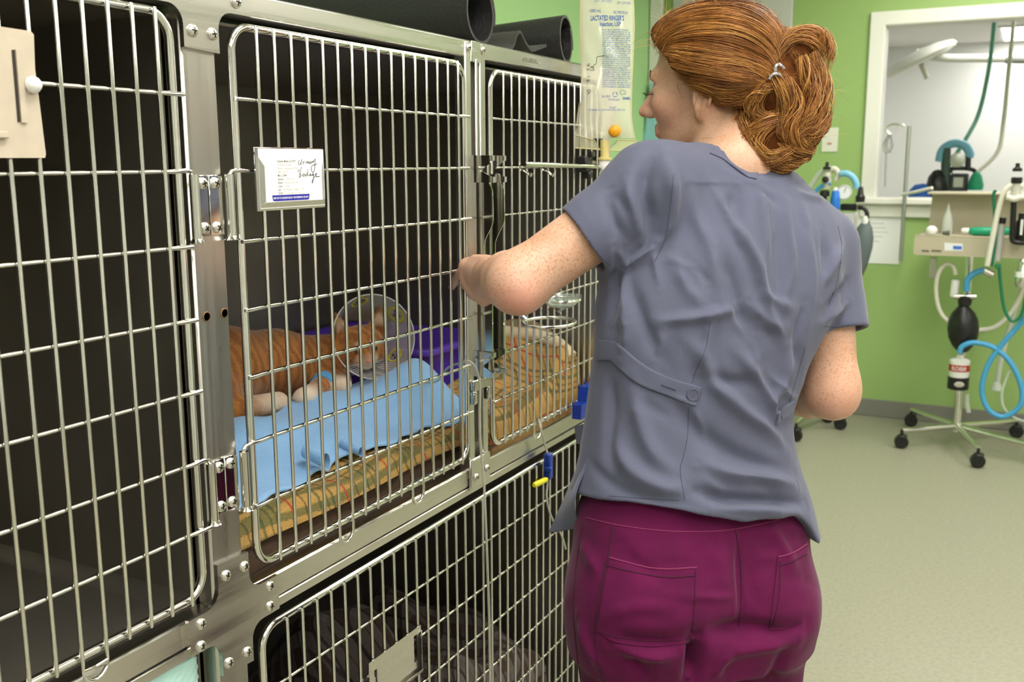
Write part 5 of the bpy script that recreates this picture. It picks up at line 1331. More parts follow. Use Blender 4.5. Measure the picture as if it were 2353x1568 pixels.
# IV rod clamped to the door, with hooks, and the bag in front
rod = empty('iv_rod', (1.95, -.05, 1.42), 'chrome rod with two hooks and a black clamp fixed across the right cage door', 'rod')
pa, pb_ = onY(1205, 378, -.035), onY(1402, 384, -.060)
build('bar', MB().tube([pa, pa + (pb_ - pa)*.5, pb_], .0042, 12), CHROME, rod)
build('sleeve', MB().tube([pa + (pb_ - pa)*.0, pa + (pb_ - pa)*.36], .0052, 12), CHROME, rod)
for px in (1213, 1264):
    a = onY(px - 8, 393, -.022); b = onY(px + 6, 404, -.050)
    build('hook', MB().tube([a + A3(0, .012, .003), a, b, b + A3(0, -.002, .004)], .0026, 8), CHROME, rod)
c = onY(1346, 374, -.040)
build('clamp', MB().box(c - A3(.020, .010, .020), c + A3(.016, .012, .014), .003).box(c - A3(.010, .014, .034), c + A3(.008, .008, -.018), .003).box(c + A3(-.008, -.018, .012), c + A3(.012, -.006, .024), .002), BLACK, rod)
build('clamp_screw', MB().tube([c + A3(.012, -.004, .0), c + A3(.040, -.004, .0)], .004, 10), SCREWM, rod)
# infusion bag
BD = 2.13
BC = dep(1393, 170, BD); vr = _n(ray(1393, 170)); BW = _n(np.cross(vr, A3(0, 0, 1))); BN = _n(np.cross(A3(0, 0, 1), BW)); BN = BN if BN @ vr < 0 else -BN
def at_bag(px, py):  # point on the bag's mid plane
    r = ray(px, py); t = ((BC - CAM) @ BN)/(r @ BN); return CAM + r*t
outl = [(-150, 1340, 1448), (-60, 1336, 1452), (0, 1334, 1455), (60, 1333, 1457), (120, 1335, 1455), (180, 1337, 1452), (230, 1333, 1450), (270, 1327, 1450), (300, 1323, 1454), (318, 1322, 1458)]
rowsb = []
for (py, xa, xb) in outl:
    a, b = at_bag(xa, py), at_bag(xb, py); rowsb.append((a[2], (a + b)/2, np.linalg.norm(b - a)/2))
rowsb.sort(key=lambda r: r[0]); RZ = np.array([r[0] for r in rowsb]); RCX = np.array([r[1] for r in rowsb]); RWd = np.array([r[2] for r in rowsb])
def bagrow(z):
    return np.array([np.interp(z, RZ, RCX[:, k]) for k in range(3)]), np.interp(z, RZ, RWd)
def bagth(z): return .024*max(0.05, min(1, (z - RZ[0])/.05))**.6*max(.12, 1 - .75*max(0, (z - RZ[0])/(RZ[-1] - RZ[0])))
def bagpt(u, z, side, off=0.0):
    # u in [-1, 1] across; side +1 faces the room
    c, w_ = bagrow(z); t = bagth(z)*(max(0, 1 - u*u))**.55 + .0006
    t += .0022*math.sin(u*7 + z*46)*math.sin(z*30 + 1)*(1 - u*u)
    return c + BW*u*w_ + BN*(side*t + off)
ivb = empty('iv_bag', tuple(BC - A3(0, 0, .16)), 'clear yellowish fluid bag with blue print and an orange port by the cages', 'iv bag')
BAGM = mat('milky_bag_plastic', (0.95, 0.94, 0.80), 0.16, trans=.60, ior=1.12, coat=.5)
us = np.sin(np.linspace(-PI/2, PI/2, 25)); zs = np.linspace(RZ[0], RZ[-1], 60)
mb = MB(); G = [[bagpt(u, z, 1) for u in us] + [bagpt(u, z, -1) for u in us[::-1]] for z in zs]; n = len(G[0])
mb.add([p for r in G for p in r], [(i*n + k, i*n + (k+1) % n, (i+1)*n + (k+1) % n, (i+1)*n + k) for i in range(len(G) - 1) for k in range(n)] + [tuple(range(n)), tuple((len(G)-1)*n + k for k in range(n))[::-1]])
bag = build('bag', mb, BAGM, ivb)
CLRY = mat('clear_yellow_plastic', (0.93, 0.91, 0.66), .12, trans=.7, ior=1.2)
for (pts) in ([(1319, 310), (1365, 322), (1380, 344), (1318, 340)], [(1464, 322), (1418, 322), (1398, 346), (1464, 347)]):
    P = [at_bag(*q) for q in pts]; build('flap_edge', MB().tube([p + BN*.004 for p in P], .0016, 6, closed=True), mat('yellow_weld', (.80, .76, .42), .2, trans=.3), ivb); build('corner_flap', MB().add([p + BN*.004 for p in P] + [p - BN*.004 for p in P], [(0,1,2,3), (7,6,5,4), (0,4,5,1), (1,5,6,2), (2,6,7,3), (3,7,4,0)]), CLRY, ivb)
OR = mat('orange_rubber', (0.80, 0.36, 0.01), .4)
p = at_bag(1412, 301); zf = bagpt((p - bagrow(p[2])[0]) @ BW/bagrow(p[2])[1], p[2], 1)
build('port', MB().lathe([(.0135, -.002), (.0135, .002), (.0115, .003), (.0112, .012), (.008, .015), (0, .0155)], zf, BN, 20), OR, ivb)
ax = -A3(0, 0, 1)
YT = mat('yellow_port_plastic', (0.86, 0.74, 0.30), .3, trans=.25)
p = at_bag(1390, 322); build('outlet_tube', MB().lathe([(.0100, 0), (.0095, .036), (.0155, .038), (.0155, .042), (.006, .044)], p, ax, 20), YT, ivb)
dc = empty('drip_chamber', tuple(at_bag(1388, 450)), 'clear drip chamber with white cap below the fluid bag', 'drip chamber')
p = at_bag(1388, 368); build('cap', MB().lathe([(.006, -.004), (.0105, .0), (.0115, .002), (.0115, .018), (.0095, .022), (.006, .022)], p, ax, 20), WHITE, dc)
build('chamber', MB().lathe([(.009, .022), (.0105, .026), (.0105, .085), (.004, .095), (.0, .095)], p, ax, 20), mat('clear_chamber', (.92, .94, .93), .06, trans=.85, ior=1.2), dc)
build('drip_nozzle', MB().lathe([(.0045, .022), (.004, .040), (.002, .046)], p, ax, 12), WHITE, dc)
for sd in (1, -1):
    build('weld_edge', MB().tube([bagpt(sd*.995, z, 1) for z in np.linspace(RZ[0], RZ[-1], 30)], .0017, 6), mat('yellow_weld', (.80, .76, .42), .2, trans=.3), ivb)
tp = bagrow(RZ[-1])[0]
build('hanger', MB().tube([(tp[0], tp[1], CEIL - .002), (tp[0], tp[1], RZ[-1] + .05), (tp[0], tp[1], RZ[-1] + .012)], .003, 8), CHROME, ivb)
build('hanger_hook', MB().tube([(tp[0] + .012*math.sin(a), tp[1], RZ[-1] + .012*math.cos(a)) for a in np.linspace(0, 5.2, 14)], .0028, 8), CHROME, ivb)
# print on the bag
BP = mat('bag_blue_print', (0.0, 0.085, 0.40), .6)
def bagtext(s, px, py, hpx, pxw=None, m=None, bold=0.0, rot=0.0, name='lettering'):
    # text whose left end stands at (px, py), height in photo pixels; it follows the bag's front
    V_, F_ = text_mesh(s, 1.0, bold, 0, 'LEFT')
    if not len(V_): return
    w0 = V_[:, 0].max() - V_[:, 0].min(); sx = (pxw/w0) if pxw else hpx
    out = []
    for a, b, c_ in V_:
        dx, dy = a*sx, -b*hpx*1.35
        if rot: dx, dy = (dx*math.cos(rot) - dy*math.sin(rot), dx*math.sin(rot) + dy*math.cos(rot))
        q = at_bag(px + dx, py + dy); cc, ww = bagrow(q[2]); u = float(np.clip((q - cc) @ BW/ww, -.97, .97)); out.append(bagpt(u, q[2], 1, .0008))
    o = build(name, (out, F_), m or BP, ivb, False); o['kind'] = 'stuff'
bagtext('LOT  10-123-JT', 1366, 6, 6, 40); bagtext('EXP 1 JUN 26-05', 1418, 10, 6, 30)
bagtext('1000 mL', 1353, 29, 8, 27); bagtext('NDC 0990-7953-09', 1409, 32, 7, 32, rot=.05)
bagtext("LACTATED RINGER'S", 1357, 48, 12, 76, bold=.018); bagtext('Injection, USP', 1378, 61, 11, 48, bold=.014)
para = ['EACH 100 mL CONTAINS SODIUM', 'LACTATE, ANHYDROUS 310 mg;', 'POTASSIUM CHLORIDE 30 mg;', 'CHLORIDE, DIHYDRATE 20 mg IN', 'WATER FOR INJECTION. MAY', 'CONTAIN HCl OR NaOH FOR PH', 'ADJUSTMENT. ELECTROLYTES', 'PER 1000 mL (NOT INCL. IONS', 'FOR PH ADJUSTMENT) SODIUM', '130 mEq; POTASSIUM 4 mEq;', 'CALCIUM 3 mEq; CHLORIDE 109', 'mEq; LACTATE 28 mEq. 273', 'mOsmol/LITER. PH 6.5. DO NOT', 'ADMINISTER SOLUTIONS', 'CONTAINING LACTATE', 'CONCURRENTLY WITH STORED', 'BLOOD. NOT FOR USE IN THE', 'TREATMENT OF LACTIC ACIDOSIS.', 'ADDITIVES MAY BE INCOMPATIBLE.', 'CONSULT WITH PHARMACIST, IF', 'AVAILABLE. WHEN INTRODUCING', 'ADDITIVES, USE ASEPTIC', 'TECHNIQUE, MIX THOROUGHLY AND', 'DO NOT STORE. SINGLE-DOSE', 'CONTAINER. FOR IV OR', 'SUBCUTANEOUS USE. USE ONLY IF', 'SOLUTION IS CLEAR AND', 'CONTAINER IS UNDAMAGED.']
for i, s in enumerate(para): bagtext(s, 1384, 71 + i*4.85, 3.0, 64 if i % 6 else 58, bold=.012)
bagtext('Rx ONLY', 1384, 225, 5.5, 18); bagtext('CONTAINS DEHP', 1397, 232, 4, 26); bagtext('icumedical', 1430, 229, 8, 20, bold=.02)
bagtext('IM-4309', 1400, 250, 4.5, 14); bagtext('ICU Medical, Inc., Lake Forest, Illinois, 60045 USA', 1352, 255, 4.5, 84)
def bagpen(st, m, r):
    P = []
    for (x, y) in smoothpath([(a, b, 0) for a, b in st], 4) if False else [q[:2] for q in smoothpath([(a, b, 0) for a, b in st], 4)]:
        q = at_bag(x, y); cc, ww = bagrow(q[2]); u = float(np.clip((q - cc) @ BW/ww, -.97, .97)); P.append(bagpt(u, q[2], 1, .0010))
    return P
zc = lambda pts: [(1300 + x/3.733, y/3.733) for x, y in pts]
hw = MB()
for st in [[(190, 815), (205, 795)], [(185, 775), (212, 778), (210, 795), (188, 792), (188, 775)], [(185, 735), (190, 738)], [(190, 710), (180, 690), (205, 700), (195, 680)], [(185, 655), (210, 660)], [(188, 630), (192, 632)], [(192, 610), (182, 590), (205, 600), (208, 580)], [(180, 565), (205, 570), (190, 555), (208, 550)],
           [(210, 608), (245, 605), (232, 585), (215, 580), (240, 570)], [(240, 562), (262, 550), (265, 510), (275, 490), (335, 484)], [(235, 590), (242, 570)]]:
    hw.tube(bagpen(zc(st), INK, .0004), .0005, 4)
o = build('handwriting', hw, INK, ivb); o['kind'] = 'stuff'
tri = MB()
for k in range(3):
    a0, a1 = -PI/2 + k*2*PI/3 + .25, -PI/2 + (k+1)*2*PI/3 - .25
    tri.tube(bagpen([(1413 + 6*math.cos(a0), 218 + 6*math.sin(a0)), (1413 + 5*math.cos((a0+a1)/2), 218 + 5*math.sin((a0+a1)/2)), (1413 + 6*math.cos(a1), 218 + 6*math.sin(a1))], BP, .0005), .0006, 4)
tri.tube(bagpen([(1431 + 7*math.cos(t), 213 + 5*math.sin(t)) for t in np.linspace(0, 2*PI, 12)], BP, .0004), .0004, 4)
o = build('printed_symbols', tri, BP, ivb); o['kind'] = 'stuff'
# tubing
TUBEM = mat('clear_tubing', (0.66, 0.66, 0.56), .18, trans=.35, ior=1.2)
line = [onY(940, 905, .30), onY(985, 880, .16), onY(1030, 845, .06), onY(1062, 833, -.006), onY(1080, 832, -.030), onY(1094, 850, -.034), onY(1103, 890, -.030), onY(1102, 960, -.024), onY(1105, 1030, -.022), onY(1112, 1110, -.022), onY(1116, 1200, -.022), onY(1120, 1300, -.022), onY(1124, 1420, -.022), onY(1126, 1540, -.022), onY(1127, 1640, -.022)]
line[0] = A3(1.66, .33, 1.028)
solo('iv_line', MB().tube(smoothpath(line, 8), .0024, 8), TUBEM, 'clear infusion tube running from the cat out over the door latch and down', 'tube')
ln2 = [onY(1237, 962, -.006), onY(1243, 985, -.022), onY(1252, 1020, -.022), onY(1258, 1050, -.022), onY(1258, 1110, -.022), onY(1256, 1140, -.022), onY(1262, 1175, -.022), onY(1275, 1205, -.022), onY(1290, 1230, -.022), onY(1300, 1262, -.022)]
s2 = solo('iv_line', MB().tube(smoothpath(ln2, 8), .0022, 8), TUBEM, 'short clear tube with a blue clamp and yellow cap on the right door', 'tube')
BLC = mat('blue_clip_plastic', (0.006, 0.032, 0.27), .3)
c = onY(1259, 1070, -.022); build('roller_clamp', MB().box(c - A3(.009, .009, .030), c + A3(.009, .007, .028), .003).box(c - A3(.012, .012, .012), c + A3(.0, .004, .0), .002), BLC, s2)
a, b = onY(1257, 1101, -.026), onY(1227, 1116, -.026); build('yellow_cap', MB().tube([a, a + (b - a)*.15, a + (b - a)*.9, b], [.003, .0058, .0062, .004], 12), mat('yellow_plastic', (0.72, 0.66, 0.01), .35), s2)
# blue tray clipped on the door beside the person
c = onY(1352, 918, -.030)
bt_ = solo('blue_tray', MB().prism([(c[0] - .065, c[2] - .032), (c[0] + .10, c[2] - .040), (c[0] + .10, c[2] + .032), (c[0] - .025, c[2] + .034), (c[0] - .036, c[2] + .002), (c[0] - .062, c[2] + .0)], -.022, 'xz', -.018), BLC, 'dark blue plastic clip tray on the cage door beside the scrub top', 'tray')
# wire bowl ring with a glass dish
rg_ = empty('bowl_holder', tuple(onY(1265, 748, -.06)), 'chrome wire ring for a bowl hooked on the right cage door', 'bowl holder')
c = onY(1262, 741, -.080)
build('ring', MB().tube([c + A3(.062*math.cos(a), .048*math.sin(a), .001*math.sin(a)) for a in np.linspace(0, 2*PI, 40, endpoint=False)], .0034, 10, closed=True), CHROME, rg_)
build('arm', MB().tube([c + A3(.062, .0, 0), c + A3(.12, .04, .0), c + A3(.20, .058, .0)], .0034, 10), CHROME, rg_)
build('arm', MB().tube([c + A3(-.0, .048, 0), c + A3(.0, .062, .012)], .0034, 10), CHROME, rg_)
c = onY(1290, 698, -.10)
solo('glass_dish', MB().lathe([(.0, -.006), (.022, -.006), (.030, .0), (.040, .016), (.0385, .016), (.028, .002), (.021, -.003), (0, -.003)], c, (0, 0, 1), 28), mat('green_glass', (.86, .96, .90), .04, trans=.9, ior=1.4), 'small clear glass dish on a ring hidden behind the elbow', 'dish')
build('ring', MB().tube([c + A3(.036*math.cos(a), .036*math.sin(a), .008) for a in np.linspace(0, 2*PI, 32, endpoint=False)], .003, 8, closed=True), CHROME, rg_)
build('arm', MB().tube([c + A3(.036, 0, .008), c + A3(.07, .05, .008), c + A3(.07, .088, .008)], .003, 8), CHROME, rg_)
# black rubber mats on top
RUB = mat('black_rubber', (0.020, 0.020, 0.020), .42, bump=.8, bscale=150)
def tube_roll(p0, p1, r0, r1, th=.006, turns=1.12, n=60):
    p0 = np.array(p0); p1 = np.array(p1); ax_ = _n(p1 - p0); U_ = _n(np.cross(A3(0, 0, 1), ax_)); W_ = np.cross(ax_, U_)
    G = []
    for s in np.linspace(0, 1, 8):
        r = r0 + (r1 - r0)*s; row = []
        A_ = np.linspace(-.3, turns*2*PI, n)
        for a in A_: row.append(p0 + (p1 - p0)*s + (r - .0011*a/ .9)*(math.cos(a)*U_ + math.sin(a)*W_))
        for a in A_[::-1]: row.append(p0 + (p1 - p0)*s + (r - th - .0011*a/.9)*(math.cos(a)*U_ + math.sin(a)*W_))
        G.append(row)
    m_ = len(G[0]); mb = MB(); mb.add([p for r in G for p in r], [(i*m_ + k, i*m_ + (k+1) % m_, (i+1)*m_ + (k+1) % m_, (i+1)*m_ + k) for i in range(7) for k in range(m_)] + [q for e in (0, 7) for q in [(e*m_ + k, e*m_ + k + 1, e*m_ + m_ - 2 - k, e*m_ + m_ - 1 - k) for k in range(n - 1)]])
    return mb
solo('rubber_mat', tube_roll((1.655, .72, 1.662 + .064), (1.690, .046, 1.662 + .064), .060, .063), RUB, 'black rubber mat rolled into a wide tube on top of the cages', 'mat')
solo('rubber_mat', tube_roll((2.02, .62, 1.662 + .036), (2.105, .060, 1.662 + .058), .032, .056), RUB, 'black rubber mat in a smaller flared roll on top of the cages', 'mat')
pp = [(x_ - .10, 0, z_) for x_, y_, z_ in smoothpath([(1.92, 0, 1.668), (1.94, 0, 1.680), (1.955, 0, 1.702), (1.97, 0, 1.708), (1.99, 0, 1.692), (2.02, 0, 1.678), (2.05, 0, 1.684), (2.09, 0, 1.694)], 6)]
mb = MB(); n_ = len(pp); th = .006
G = [[(p[0] + .02*y, y, p[2] - .02*(y - .06)) for p in pp] + [(p[0] + .02*y, y, p[2] + th - .02*(y - .06)) for p in pp[::-1]] for y in np.linspace(.055, .20, 8)]
m_ = len(G[0]); mb.add([p for r in G for p in r], [(i*m_ + k, i*m_ + (k+1) % m_, (i+1)*m_ + (k+1) % m_, (i+1)*m_ + k) for i in range(7) for k in range(m_)] + [q for e in (0, 7) for q in [(e*m_ + k, e*m_ + k + 1, e*m_ + m_ - 2 - k, e*m_ + m_ - 1 - k) for k in range(n_ - 1)]])
solo('felt_mat', mb, mat('grey_felt', (0.050, 0.050, 0.042), .95, bump=.6, bscale=200), 'dark grey felt mat lying in loose waves between the two rolls', 'mat')
# ------------------------------------------------------------------ equipment in the background
def P5(px, py, X=5.4): return onX(px, py, X)
SHELFM = mat('beige_enamel', (0.50, 0.45, 0.33), .45, noise=.03, nscale=8)
BLUEH = mat('blue_corrugated_hose', (0.07, 0.36, 0.66), .4)
WHITEH = mat('white_corrugated_hose', (0.72, 0.70, 0.60), .45)
GREENH = mat('green_oxygen_hose', (0.01, 0.17, 0.085), .35)
CLEARH = mat('clear_hose', (0.72, 0.76, 0.70), .2, alpha=.55)
BRUB = mat('black_rubber_bag', (0.010, 0.010, 0.010), .38)
GRUB = mat('grey_rubber_bag', (0.105, 0.135, 0.135), .5)
RED = mat('red_plastic', (0.45, 0.03, 0.02), .5)
GBAG = mat('green_mask_plastic', (0.01, 0.32, 0.17), .4)
def hose(name, pts, r, m, parent, X=5.4, rib=True, n=10):
    P = smoothpath([P5(*q) if len(q) == 2 else P5(*q) for q in [(a if len(a) == 3 else (*a, X)) for a in pts]], n)
    if rib:
        Q = []; R_ = []
        tot = np.concatenate([[0], np.cumsum(np.linalg.norm(np.diff(P, axis=0), axis=1))]); L_ = tot[-1]; k = int(L_/.004)
        for i, t in enumerate(np.linspace(0, L_, k)):
            Q.append([np.interp(t, tot, np.array(P)[:, j]) for j in range(3)]); R_.append(r*(1.0 if i % 2 else .86))
        return build(name, MB().tube(Q, R_, 10), m, parent, True, 180)
    return build(name, MB().tube(P, r, 10), m, parent)
def caster(c, parent, rad=.034):
    c = np.array(c, float)
    k = build('caster', MB().lathe([(.0, -.020), (rad*.8, -.020), (rad, -.014), (rad, .014), (rad*.8, .020), (0, .020)], c + A3(0, 0, rad), (1, .25, 0), 20), BLACK, parent)
    build('caster_fork', MB().box(c + A3(-.024, -.026, rad), c + A3(.024, .02, rad*2.1), .006).tube([c + A3(0, 0, rad*2.0), c + A3(0, 0, rad*2 + .03)], .008, 10), BLACK, k)
def star(hub, feet, parent, h=.10):
    for f_ in feet:
        f_ = np.array(f_, float)
        build('base_leg', MB().tube([hub + A3(0, 0, h), hub*.35 + f_*.65 + A3(0, 0, h*.94), f_ + A3(0, 0, .095)], [.017, .014, .012], 10), CHROME, parent); caster(f_, parent)
# right-hand machine
am = empty('anesthesia_machine', (5.5, -.62, 0), 'wheeled anesthesia stand with beige tray, black bag and looping blue hose before the window', 'anesthesia machine')
hub = A3(5.50, -.625, 0.0)
feet = [onZ(2070, 1030, 0), onZ(2245, 1075, 0), onZ(2092, 980, 0), A3(5.30, -.98, 0), A3(5.78, -.90, 0)]
star(hub, feet, am)
build('pole', MB().tube([hub + A3(0, 0, .07), hub + A3(0, 0, .99)], .021, 16), CHROME, am)
TX0, TX1 = 5.28, 5.62
za, zb_ = P5(2110, 543, TX0)[2], P5(2110, 586, TX0)[2]
ya, yb_ = P5(2100, 560, TX0)[1], P5(2520, 560, TX0)[1]
build('tray', MB().prism(rrect(yb_, ya, zb_, za, .014), TX1 - TX0, 'yz', TX0), SHELFM, am, True, 50)
build('tray_rim', MB().box((TX0, yb_, za), (TX0 + .02, ya, za + .006), .003), SHELFM, am)
pz = P5(2145, 445, 5.62)[2]
build('back_panel', MB().prism([(P5(2132, 545, 5.60)[1], za), (P5(2143, 447, 5.60)[1], pz), (yb_, pz), (yb_, za)], .015, 'yz', 5.595), SHELFM, am, False)
build('top_shelf', MB().box((5.45, yb_, pz), (5.66, P5(2135, 440, 5.55)[1], pz + .012), .004), SHELFM, am)
STK = mat('tray_sticker', (.80, .82, .84), .5)
q = [P5(2170, 558, TX0 - .001), P5(2212, 560, TX0 - .001), P5(2212, 577, TX0 - .001), P5(2170, 576, TX0 - .001)]
stc = build('sticker', MB().add([p_ for p_ in q], [(0, 1, 2, 3)]), STK, am, False)
build('sticker_print', MB().add([p_ - A3(.001, 0, 0) for p_ in (P5(2192, 566), P5(2210, 567), P5(2210, 575), P5(2192, 574))] if False else [P5(x, y, TX0 - .002) for x, y in ((2190, 565), (2210, 566), (2210, 574), (2190, 573))], [(0, 1, 2, 3)]), mat('sticker_blue', (.05, .16, .62), .5), am, False)
for (xa, xb) in ((2118, 2135), (2140, 2163)):
    build('tray_slot', MB().add([P5(x, y, TX0 - .001) for x, y in ((xa, 574), (xb, 575), (xb, 580), (xa, 579))], [(0, 1, 2, 3)]), mat('slot_grey', (.16, .15, .11), .6), am, False)
build('drawer_strut', MB().box(P5(2138, 592, 5.45), P5(2150, 640, 5.47), .002), SCREWM, am)
# breathing circuit
bc = P5(2213, 755, 5.36)
build('black_bag', MB().lathe([(.016, .155), (.018, .125), (.030, .105), (.052, .080), (.068, .045), (.073, .0), (.068, -.045), (.050, -.085), (.028, -.112), (.012, -.122), (0, -.124)], bc, (0, 0.05, 1), 24), BRUB, am)
build('bag_neck', MB().lathe([(.030, -.02), (.033, 0), (.033, .022), (.020, .030)], P5(2217, 692, 5.36), (0, 0, 1), 20), BLACK, am)
build('bag_clamp', MB().tube([P5(2192, 682, 5.35), P5(2244, 682, 5.35)], .014, 12), SCREWM, am)
cc_ = P5(2204, 850, 5.36)
cn = build('canister', MB().lathe([(.046, -.035), (.048, .0), (.048, .050), (.040, .056), (.018, .060), (.016, .078), (.0, .078)], cc_, (0, 0, 1), 24), WHITE, am)
build('canister_label', MB().lathe([(.0486, -.004), (.0486, .030)], cc_, (0, 0, 1), 24), RED, cn)
cb = build('canister_base', MB().lathe([(.046, -.098), (.050, -.094), (.050, -.036), (.046, -.034)], cc_, (0, 0, 1), 24), BLACK, am)
q = [P5(x, y, 5.305) for x, y in ((2188, 846), (2222, 846), (2222, 862), (2188, 862))]
V_, F_ = text_mesh('RESCUE', 1.0, .02, 0, 'LEFT'); w0 = V_[:, 0].max()
def rp(a, b): 
    an = PI + .75 - 1.5*a/w0; return cc_ + A3(.0492*math.cos(an), .0492*math.sin(an), .004 + b*.026)
o = build('canister_lettering', ([rp(a, b) for a, b, c_ in V_], F_), WHITE, cn, False); o['kind'] = 'stuff'
o = build('base_emblem', MB().lathe([(0, 0), (.016, 0), (.017, .002), (.013, .003), (0, .003)], P5(2204, 884, 5.312), (-1, -.3, 0), 20, 1.4, .8), SCREWM, cb)
hose('blue_hose', [(2204, 812), (2212, 796), (2240, 788), (2285, 800), (2325, 838), (2348, 895), (2342, 935), (2305, 958), (2270, 940), (2256, 895), (2270, 840), (2300, 795), (2335, 755), (2390, 690)], .0135, BLUEH, am, 5.28)
hose('blue_hose', [(2222, 670), (2222, 648), (2236, 630), (2262, 620)], .016, BLUEH, am, 5.34)
hose('white_hose', [(2196, 632), (2190, 612), (2172, 608), (2156, 630), (2151, 670), (2160, 715), (2184, 742), (2210, 750)], .011, WHITEH, am, 5.37)
build('hose_adapter', MB().lathe([(.016, -.05), (.020, -.045), (.020, .030), (.016, .036)], P5(2194, 660, 5.37), (0.05, -.05, 1), 16), WHITE, am)
hose('white_hose', [(2242, 760), (2285, 752), (2320, 722), (2345, 680), (2360, 630)], .012, WHITEH, am, 5.40)
hose('white_hose', [(2352, 428), (2330, 424), (2308, 440), (2296, 475), (2288, 510), (2278, 560), (2268, 612)], .014, WHITEH, am, 5.20)
hose('green_hose', [(2288, 437), (2283, 450), (2286, 500), (2286, 560), (2278, 612)], .0075, GREENH, am, 5.22, False)
hose('green_hose', [(2296, 612), (2300, 660), (2308, 710), (2325, 738), (2346, 725), (2358, 680)], .0075, GREENH, am, 5.22, False)
hose('clear_hose', [(2350, 660), (2318, 760), (2300, 830), (2292, 880)], .014, CLEARH, am, 5.44)
build('hose_cuff', MB().lathe([(.016, .02), (.028, -.02), (.026, -.024)], P5(2290, 886, 5.44), (.0, .1, 1), 16), CLEARH, am)
hose('clear_hose', [(2320, 850), (2302, 905), (2312, 945), (2353, 968), (2400, 960)], .006, CLEARH, am, 5.30, False)
hose('clear_hose', [(2222, 905), (2222, 930), (2226, 948)], .012, CLEARH, am, 5.46, False)
# valve head and flow meters
build('valve_block', MB().tube([P5(2262, 622, 5.22), P5(2282, 632, 5.22)], .018, 12), SCREWM, am)
build('valve_knob', MB().lathe([(.012, -.014), (.014, 0), (.010, .014)], P5(2293, 612, 5.2), (-1, 0, 0), 14), GREENH, am)
build('flow_tube', MB().tube([P5(2290, 600, 5.24), P5(2302, 515, 5.24)], .016, 14), mat('flow_meter_plastic', (.55, .56, .52), .2, alpha=.75), am)
build('flow_cap', MB().tube([P5(2302, 514, 5.24), P5(2304, 500, 5.24)], .017, 14), BLACK, am)
vt = am
build('frame_arm', MB().tube(smoothpath([P5(2330, 460, 5.2), P5(2327, 520, 5.2), P5(2326, 545, 5.2), P5(2332, 556, 5.2), P5(2360, 558, 5.2)], 6), .013, 12), BLACK, vt)
build('dome', MB().lathe([(.022, -.06), (.024, -.045), (.020, -.03), (.022, -.012), (.018, -.01), (.020, .012), (.012, .024), (.0, .026)], P5(2336, 425, 5.2), (0, 0, 1), 18), mat('clear_dome', (.70, .68, .60), .15, trans=.3), vt)
build('dome_band', MB().lathe([(.021, -.012), (.024, -.008), (.024, .014), (.020, .018)], P5(2336, 416, 5.2), (0, 0, 1), 18), BLACK, vt)
build('pressure_knob', MB().lathe([(.020, -.016), (.021, -.004), (.010, .004), (.009, .022), (0, .024)], P5(2338, 386, 5.2), (0, 0, 1), 16), BLACK, vt)
hose('white_hose', [(2312, 452), (2330, 458), (2345, 454), (2375, 452)], .015, WHITEH, vt, 5.17)
build('vaporizer_body', MB().lathe([(.028, -.075), (.032, -.07), (.032, .02), (.026, .03), (.026, .06), (.0, .06)], P5(2352, 520, 5.22), (0, 0, 1), 20), BLACK, vt)
build('scale_plate', MB().box(P5(2343, 540, 5.185), P5(2352, 505, 5.18)), mat('scale_print', (.7, .72, .70), .4), vt)
build('lower_valve', MB().lathe([(.024, -.07), (.030, -.06), (.030, .0), (.022, .01), (.022, .05), (.012, .06)], P5(2350, 625, 5.2), (0, 0, 1), 18), SCREWM, vt)
build('lower_label', MB().lathe([(.0305, -.03), (.0305, -.005)], P5(2350, 622, 5.2), (0, 0, 1), 18), STK, vt)
# things on the tray
solo('white_mask', MB().lathe([(0, -.020), (.020, -.018), (.028, -.004), (.026, .010), (.014, .022), (0, .024)], A3(5.40, P5(2140, 540, 5.4)[1], za + .022), (0, 0, 1), 20), WHITE, 'round white mask cap lying on the beige tray', 'mask')
solo('dark_connector', MB().tube([A3(5.38, P5(2165, 540, 5.38)[1], za + .012), A3(5.38, P5(2182, 540, 5.38)[1], za + .013)], [.008, .014], 12), mat('dark_grey_plastic', (.10, .11, .09), .5), 'small dark grey connector lying on the beige tray', 'connector')
solo('clear_bottle', MB().lathe([(.026, 0), (.026, .06), (.020, .09), (.008, .125), (.005, .15), (0, .151)], A3(5.50, P5(2175, 540, 5.5)[1], za + .001), (0, 0, 1), 18), CLEARH, 'pointed clear plastic bottle standing on the beige tray', 'bottle')
gb = A3(5.42, P5(2268, 540, 5.42)[1], za + .024)
gm = solo('green_breathing_bag', MB().lathe([(.008, -.085), (.016, -.08), (.024, -.06), (.026, -.01), (.026, .05), (.020, .10), (.010, .12), (0, .122)], gb, (0, -1, .03), 18, 1.0, .85), GBAG, 'green breathing bag with white nozzle lying on the beige tray', 'bag')
build('nozzle', MB().lathe([(.010, -.02), (.014, -.012), (.014, .012), (.009, .016)], gb + A3(0, .096, 0), (0, -1, 0), 14), WHITE, gm)
